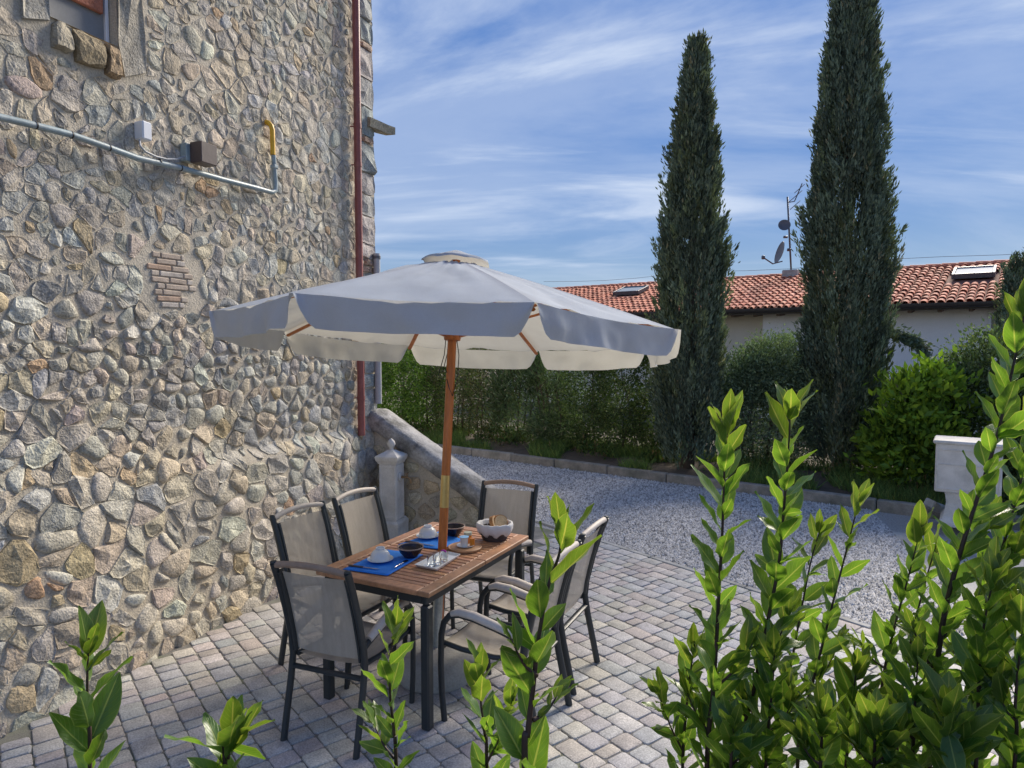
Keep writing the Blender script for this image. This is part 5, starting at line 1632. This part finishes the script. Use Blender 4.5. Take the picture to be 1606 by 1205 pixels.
spoon((619, 890.5), (639, 879), 'small steel spoon on the nearer placemat before the dark bowl'); spoon((690, 850), (698, 844), 'small steel spoon on the farther placemat right of the pole')
# tray with glasses
tcs = [T(651, 890, TH), T(685, 897, TH), T(721, 874, TH), T(694, 868, TH)]
cc = sum(tcs, Vector()) / 4
b = MB()
def ringq(k, z): return [Vector(((p.x - cc.x) * k, (p.y - cc.y) * k, z)) for p in tcs]
vs = ringq(.86, .001) + ringq(.93, .002) + ringq(1.04, .018) + ringq(1.0, .019) + ringq(.90, .008) + ringq(.5, .007)
b.add([v for v in vs], [(r_ * 4 + k, r_ * 4 + (k + 1) % 4, r_ * 4 + 4 + (k + 1) % 4, r_ * 4 + 4 + k) for r_ in range(5) for k in range(4)] + [(3, 2, 1, 0), (20, 21, 22, 23)])
trayo = b.build('tray', M['china'], None, False, loc=cc); tag(trayo, 'white rectangular tray holding little glasses', 'tray')
def glass(cu, lab, fill=None):
    c = T(*cu, TH + .009)
    o = empty('drinking_glass', c, label=lab, cat='glass', group='small clear glasses on the tray')
    b = MB(); b.lathe([(0, 0), (.020, 0), (.022, .003), (.027, .058), (.0255, .058), (.0205, .010), (0, .009)], (0, 0, 0), 20); b.build('tumbler', M['glass'], o, True, 50)
    if fill:
        b = MB()
        for k in range(4): b.lathe([(0, -.006), (.008, 0), (0, .006)], (math.cos(k * 1.7) * .010, math.sin(k * 1.7) * .010, .055 + .003 * k), 8)
        b.build('petals', M[fill], o, True)
glass((677, 888), 'clear little glass at the near end of the tray'); glass((686, 885), 'clear little glass in the middle of the tray'); glass((696, 880), 'clear little glass with magenta petals at the far end of the tray', 'magenta')
# round board with plate, yoghurt and jars
bc_ = T(729, 861, TH)
bd = empty('serving_board', bc_, label='round wooden serving board with a grooved rim', cat='board')
b = MB(); b.lathe([(0, 0), (.098, 0), (.104, .004), (.105, .014), (.100, .017), (.092, .014), (.086, .017), (0, .017)], (0, 0, 0), 36); b.build('board', M['board_wood'], bd, True, 30)
def on(p, dz): return Vector((p.x, p.y, TH + dz))
pc = T(730, 856.5, TH + .018)
tag(MB().lathe([(0, 0), (.034, 0), (.055, .007), (.055, .009), (.034, .004), (0, .003)], (0, 0, 0), 26).build('small_plate', M['china'], None, True, 50, loc=on(pc, .0175)), 'little white plate on the round wooden board', 'plate')
yc = T(728, 857, TH + .022)
yo = empty('yogurt_cup', on(yc, .022), label='white yogurt cup with blue foil lid on the little plate', cat='yogurt')
b = MB(); b.lathe([(0, 0), (.020, 0), (.0215, .004), (.026, .056), (.028, .058), (.0, .058)], (0, 0, 0), 22); b.build('cup', M['china'], yo, True, 40)
b = MB(); b.lathe([(.0295, .0585), (.0295, .060), (0, .061)], (0, 0, 0), 22); b.build('foil_lid', M['yog_lid'], yo, True, 40)
jc = on(yc, .0175) + Vector((.018, .075, 0))
jo = empty('jar', jc, label='small jar with a pale green lid behind the yogurt cup', cat='jar', group='small jars on the board')
b = MB(); b.lathe([(0, 0), (.022, 0), (.024, .006), (.024, .055), (.0, .055)], (0, 0, 0), 20); b.build('jar_body', M['jam'], jo, True, 40)
b = MB(); b.lathe([(.0255, .055), (.0255, .072), (.0, .073)], (0, 0, 0), 20); b.build('lid', M['lid'], jo, True, 40)
jc = on(yc, .0175) + Vector((.048, .018, 0))
jo = empty('jar', jc, label='small orange jam portion beside the yogurt cup', cat='jar', group='small jars on the board')
b = MB(); b.lathe([(0, 0), (.014, 0), (.0155, .004), (.0155, .042), (.0, .042)], (0, 0, 0), 18); b.build('jar_body', M['jam'], jo, True, 40)
b = MB(); b.lathe([(.016, .042), (.016, .050), (.0, .051)], (0, 0, 0), 18); b.build('lid', M['jam'], jo, True, 40)
# bread basket
kc = T(776, 846, TH)
bk_ = empty('bread_basket', kc, label='dark wicker bread basket lined with white cloth', cat='basket')
b = MB()
for i in range(9):
    z = .006 + .0085 * i; r_ = .066 + .0033 * i
    b.tube([(r_ * math.cos(a) * 1.12 + .0016 * (-1) ** (j + i), r_ * math.sin(a), z) for j, a in enumerate([2 * math.pi * k / 28 for k in range(29)])], .0052, 6, cap=False)
b.lathe([(0, .004), (.064, .004)], (0, 0, 0), 20); b.lathe([(.060, .004), (.086, .085)], (0, 0, 0), 20)
b.build('wicker', M['wicker'], bk_, True)
b = MB(); prof = [(.078, .034), (.096, .052), (.103, .075), (.106, .098), (.103, .110), (.096, .113), (.088, .105), (.078, .060), (.060, .022), (0, .018)]
for i, (r_, z_) in enumerate(prof):
    for k in range(36):
        a = 2 * math.pi * k / 36
        wv = 1 + .030 * math.sin(k * 1.9 + i) * (.4 + .6 * (i < 6)) + .02 * math.sin(k * .8)
        b.add([(r_ * wv * math.cos(a) * 1.12, r_ * wv * math.sin(a), z_ + (.008 * math.sin(k * 1.3) if i < 2 else .003 * math.sin(k * 2.1)))], [])
b.f = [(i * 36 + k, i * 36 + (k + 1) % 36, (i + 1) * 36 + (k + 1) % 36, (i + 1) * 36 + k) for i in range(len(prof) - 1) for k in range(36)]
b.build('liner', M['cloth'], bk_, True)
def bread(off, rx, rz, lab):
    o = empty('bread_slice', kc + Vector(off), rz, label=lab, cat='bread', group='bread slices in the basket')
    o.rotation_euler = (rx, .25, rz)
    out_ = []
    for k in range(18):
        t = math.pi * k / 17
        out_.append((.052 * math.cos(t), .048 * math.sin(t) ** .8))
    out_ += [(-.045, -.028), (.0, -.034), (.045, -.028)]
    b = MB(); n_ = len(out_); h = .011
    ins = [(x * .90, y * .90 + .0) for x, y in out_]
    b.add([(x, -h - .0012, y) for x, y in ins] + [(x, h + .0012, y) for x, y in ins], [tuple(range(n_)), tuple(range(2 * n_ - 1, n_ - 1, -1))]); b.build('crumb', M['bread'], o)
    b = MB(); b.add([(x, -h, y) for x, y in out_] + [(x, h, y) for x, y in out_] + [(x, -h, y) for x, y in ins] + [(x, h, y) for x, y in ins],
          [(k, (k + 1) % n_, n_ + (k + 1) % n_, n_ + k) for k in range(n_)] + [(2 * n_ + k, 2 * n_ + (k + 1) % n_, (k + 1) % n_, k) for k in range(n_)] + [(n_ + k, n_ + (k + 1) % n_, 3 * n_ + (k + 1) % n_, 3 * n_ + k) for k in range(n_)]); b.build('crust', M['crust'], o, True, 40)
bread((-.002, .0, .105), -.35, 1.15, 'crusty bread slice leaning left in the basket'); bread((.034, .012, .108), -.30, .55, 'pale bread slice standing right in the basket')

# ================================================================== FOREGROUND BAY LAUREL
def leaf_mesh(k):
    r_ = random.Random(100 + k)
    nl, nw = 7, 4
    b = MB(); b.uv = []
    curl = r_.uniform(-.25, .35); fold = r_.uniform(.12, .42); wav = r_.uniform(.012, .045); ph = r_.uniform(0, 6); asp = r_.uniform(.37, .47); twist = r_.uniform(-.25, .25)
    for i in range(nl + 1):
        t = i / nl
        hw = .5 * asp * (math.sin(math.pi * min(1, t ** .82 * .98 + .02)) ** .80) * (1 if t < .999 else .06)
        hw = max(hw, .010)
        for j in range(nw + 1):
            s_ = -1 + 2 * j / nw
            x = s_ * hw
            z = abs(s_) * hw * fold - curl * .45 * t * t + wav * math.sin(t * 13 + ph + (2 if s_ > 0 else 0)) * abs(s_) ** 1.5
            z += twist * x * t
            b.add([(x, t, z)], []); b.uv.append((.5 + .5 * s_, t))
    m_ = nw + 1
    b.f = [(i * m_ + j, i * m_ + j + 1, (i + 1) * m_ + j + 1, (i + 1) * m_ + j) for i in range(nl) for j in range(nw)]
    # petiole
    v0 = len(b.v)
    return b.mesh('leaf', M['leaf'], True)
leaf_me = [leaf_mesh(k) for k in range(10)]
rl = random.Random(5)
def put_leaf(parent, p, d, size, col, po_):
    d = d.normalized()
    up = Vector((0, 0, 1))
    x = d.cross(up)
    if x.length < .1: x = Vector((1, 0, 0))
    x.normalize(); z = x.cross(d)
    m_ = Matrix((x, d, z)).transposed() @ Matrix.Rotation(rl.gauss(0, .55), 3, 'Y')
    o = bpy.data.objects.new('leaf', rl.choice(leaf_me)); C.objects.link(o); o.parent = parent
    wsc = rl.uniform(.85, 1.15)
    o.matrix_local = Matrix.Translation(p - po_) @ (m_ @ Matrix.Diagonal((size * wsc, size, size))).to_4x4()
    o.color = (*col, 1)
def catmull(pts, n):
    out_ = []
    P = [pts[0] * 2 - pts[1]] + pts + [pts[-1] * 2 - pts[-2]]
    for i in range(1, len(P) - 2):
        for k in range(n):
            t = k / n
            out_.append(.5 * ((2 * P[i]) + (P[i + 1] - P[i - 1]) * t + (2 * P[i - 1] - 5 * P[i] + 4 * P[i + 1] - P[i + 2]) * t * t + (3 * P[i] - P[i - 1] - 3 * P[i + 1] + P[i + 2]) * t ** 3))
    out_.append(pts[-1])
    return out_
def shoot(parent, po_, path, r0, leaf, spacing, bright, z_min, tipn=5, start=0.0, name='stem'):
    leaf *= .90; spacing *= .50; bright = bright * .55 + .55; r0 *= .85
    pts = catmull(path, 8)
    n_ = len(pts)
    b = MB(); b.tube([p - po_ for p in pts], [r0 * (1 - .78 * i / (n_ - 1)) for i in range(n_)], 7)
    st = b.build(name, M['stem'], parent, True)
    acc = [0]
    for i in range(n_ - 1): acc.append(acc[-1] + (pts[i + 1] - pts[i]).length)
    tot = acc[-1]
    def pos(s_):
        for i in range(n_ - 1):
            if acc[i + 1] >= s_: break
        f = (s_ - acc[i]) / max(1e-6, acc[i + 1] - acc[i])
        return pts[i].lerp(pts[i + 1], min(1, max(0, f))), (pts[i + 1] - pts[i]).normalized()
    s_ = tot - leaf * .12; a = rl.uniform(0, 6.28); i = 0
    while s_ > tot * start:
        p, tg = pos(s_)
        if p.z < z_min: break
        side = tg.cross(Vector((1, 0, 0))); side.normalize(); fw = tg.cross(side)
        dr = side * math.cos(a) + fw * math.sin(a)
        k = min(1, i / 9)
        up_ = (2.1 if i < tipn else 1.75) * rl.uniform(.8, 1.2) * (1 - .25 * k)
        d = tg * up_ + dr * (.55 if i < 2 else 1.0) + Vector((0, 0, rl.gauss(0, .12)))
        sz = leaf * rl.choice([.6, .8, .9, .95, 1.0, 1.05, 1.12, 1.2]) * (.62 + .38 * min(1, (i + 1) / 4))
        br = bright * rl.uniform(.8, 1.2)
        col = (br * (1.18 if i < 7 else 1.0), br, br * .9)
        put_leaf(parent, p + dr * r0 * .5, d, sz, col, po_)
        if rl.random() < .18 and i > 3: put_leaf(parent, p, d + dr * .5 - tg * .3 + Vector((rl.gauss(0, .4), rl.gauss(0, .4), 0)), sz * .6, col, po_)
        a += 2.4 + rl.gauss(0, .25); i += 1
        s_ -= spacing * rl.uniform(.75, 1.25) * (.45 if i < tipn else 1)
    return st
def plant(tipvs, y, leaf, label, bright=1.0, spacing=None, side=(), r0=.0055, group='bay laurel shoots in the foreground', dy=0.0):
    """tipvs: photo points from tip to foot; y: distance of the stem; the stem is carried down to the bed"""
    p = [at_y(u, v, y + dy * i / len(tipvs)) for i, (u, v) in enumerate(tipvs)][::-1]
    foot = p[0].copy(); low = p[0] - (p[1] - p[0]).normalized() * .0
    base = Vector((foot.x + (p[0].x - p[-1].x) * .25, y + dy + .03, 0))
    path = [base, base.lerp(p[0], .5) + Vector((rl.gauss(0, .02), rl.gauss(0, .02), 0))] + p
    o = empty('bay_laurel', base, label=label, cat='laurel', group=group)
    zmin = p[0].z - .22
    spacing = spacing or leaf * .36
    shoot(o, base, path, r0, leaf, spacing, bright, zmin)
    for (su, sv0, eu, ev, k) in side:
        a = at_y(su, sv0, y + dy * .5); e = at_y(eu, ev, y + rl.uniform(-.06, .06))
        shoot(o, base, [a, a.lerp(e, .5) + Vector((0, 0, -.01)), e], r0 * .55, leaf * k, spacing * .85, bright, -1, tipn=4, start=.12, name='side_shoot')
    return o
plant([(140, 1000), (137, 1060), (138, 1130), (141, 1215)], 1.02, .098, 'bay laurel shoot at bottom left in front of the rubble wall foot', 1.1, .036)
plant([(372, 1140), (362, 1165), (358, 1190), (356, 1225)], .95, .092, 'low bay laurel tip rising from the bottom edge before the near chair', 1.1, .024)
plant([(624, 972), (612, 1030), (612, 1090), (618, 1150), (622, 1220)], 1.12, .068, 'bay laurel shoot in front of the near chair and table leg', 1.0, .030, side=((618, 1190, 580, 1120, .9),))
plant([(880, 815), (878, 865), (860, 920), (845, 1000), (836, 1080), (828, 1150), (824, 1225)], .96, .098, 'tall thick bay laurel shoot in front of the gravel side chairs', 1.0, .048, r0=.0075, side=((842, 1060, 800, 1000, .55), (836, 1130, 880, 1080, .5)))
plant([(752, 1045), (754, 1100), (760, 1150), (764, 1222)], 1.1, .072, 'short bay laurel shoot left of the tall thick one', 1.0, .028, side=((762, 1200, 805, 1095, .9),))
plant([(1142, 655), (1136, 740), (1133, 830), (1128, 920), (1124, 1000), (1118, 1090), (1108, 1215)], 1.22, .088, 'tall bright bay laurel shoot, leftmost of the right hand group', 1.15, .030, r0=.007, side=((1112, 1150, 1075, 1080, .9), (1120, 1080, 1180, 1010, .8)))
plant([(1240, 625), (1237, 700), (1230, 790), (1222, 880), (1205, 970), (1185, 1070), (1160, 1215)], 1.26, .088, 'tall bay laurel shoot against the big cypress, tipped by a pale upright leaf', 1.0, .034, r0=.007, side=((1190, 1050, 1245, 950, .9), (1175, 1130, 1130, 1060, .8)))
plant([(1350, 775), (1336, 830), (1318, 900), (1300, 970), (1280, 1050), (1262, 1120), (1250, 1220)], 1.34, .075, 'thin sparse bay laurel shoot over the gravel, left of two leaning ones', .85, .044, r0=.0055, side=((1275, 1080, 1320, 1000, .8), (1265, 1130, 1230, 1060, .9)))
plant([(1288, 825), (1272, 880), (1258, 950), (1245, 1020), (1232, 1100), (1222, 1215)], 1.42, .072, 'dark bay laurel shoot half behind the thin sparse one', .8, .040)
plant([(1090, 1010), (1082, 1060), (1076, 1120), (1070, 1215)], 1.28, .070, 'short bay laurel shoot over the pavers, left of the tall bright one', .9, .028, side=((1072, 1180, 1030, 1080, .95),))
plant([(1612, 470), (1590, 570), (1562, 690), (1530, 790), (1505, 870), (1480, 970), (1466, 1080), (1455, 1215)], 1.22, .085, 'tallest leaning bay laurel shoot in front of the stone pedestal', .95, .030, r0=.0085, side=((1500, 880, 1560, 800, .8), (1475, 1000, 1540, 930, .9), (1470, 1060, 1430, 980, .8)))
plant([(1446, 820), (1426, 900), (1404, 980), (1384, 1070), (1370, 1215)], 1.34, .078, 'slim bay laurel shoot leaning right, over the far paving edge', .9, .030, side=((1390, 1050, 1345, 1000, .8),))
plant([(1470, 850), (1452, 910), (1432, 990), (1415, 1080), (1405, 1215)], 1.42, .072, 'slim bay laurel shoot just right of the leaning slim one', 1.0, .034)
plant([(1625, 650), (1600, 760), (1575, 850), (1548, 950), (1530, 1060), (1520, 1215)], 1.32, .085, 'leafy bay laurel shoot along the right photo edge', .85, .024, r0=.007, side=((1560, 900, 1610, 840, .9), (1540, 1000, 1600, 930, .9), (1530, 1070, 1490, 1010, .8)))
plant([(1560, 900), (1545, 970), (1535, 1060), (1530, 1215)], 1.12, .085, 'leafy bay laurel shoot at lower right before the leaning tallest one', .9, .024, side=((1535, 1080, 1580, 1010, .9),))
plant([(1610, 940), (1600, 1020), (1592, 1110), (1590, 1215)], 1.08, .085, 'broad leaved bay laurel shoot in the lower right corner', .85, .026, side=((1592, 1130, 1560, 1070, .9),))
plant([(1345, 1035), (1338, 1090), (1330, 1150), (1325, 1215)], 1.26, .078, 'low bay laurel tip between the sparse shoot and the leaning slim one', .8, .024, side=((1330, 1160, 1290, 1090, .9), (1332, 1150, 1375, 1090, .9)))
plant([(1215, 1010), (1212, 1070), (1205, 1140), (1200, 1215)], 1.20, .080, 'bushy bay laurel shoot low in front of the paving, right of the tall bright one', .9, .020, side=((1205, 1150, 1165, 1090, .8), (1205, 1150, 1250, 1090, .9)))
plant([(1440, 1030), (1436, 1090), (1432, 1150), (1430, 1215)], 1.14, .080, 'low bay laurel shoot at the bottom, left of the leaning tallest stem', .85, .024, side=((1432, 1160, 1400, 1100, .9), (1432, 1160, 1480, 1090, .9)))
plant([(1290, 1110), (1288, 1150), (1286, 1215)], 1.1, .078, 'small bay laurel tip at the bottom edge under the thin sparse shoot', .8, .020, side=((1287, 1200, 1250, 1150, .9),))
plant([(1150, 1130), (1148, 1165), (1146, 1215)], 1.12, .075, 'small bay laurel tip at the bottom edge under the tall bright shoot', .9, .020, side=((1147, 1200, 1180, 1150, .9),))
plant([(1375, 1120), (1372, 1160), (1370, 1215)], 1.08, .080, 'small bay laurel tip at the bottom edge under the slim leaning shoots', .8, .020, side=((1371, 1200, 1340, 1160, .9), (1371, 1200, 1405, 1150, .9)))
plant([(1490, 1100), (1487, 1150), (1485, 1215)], 1.04, .082, 'small bay laurel tip at the bottom edge beside the lower right shoots', .8, .020, side=((1486, 1200, 1455, 1150, .9), (1486, 1200, 1525, 1140, .9)))
bed = MB(); bed.box((0.2, .9, -.03), (5.5, 1.3, .12), bev=.03)
o = bed.build('planting_bed', M['soil']); o['kind'] = 'structure'
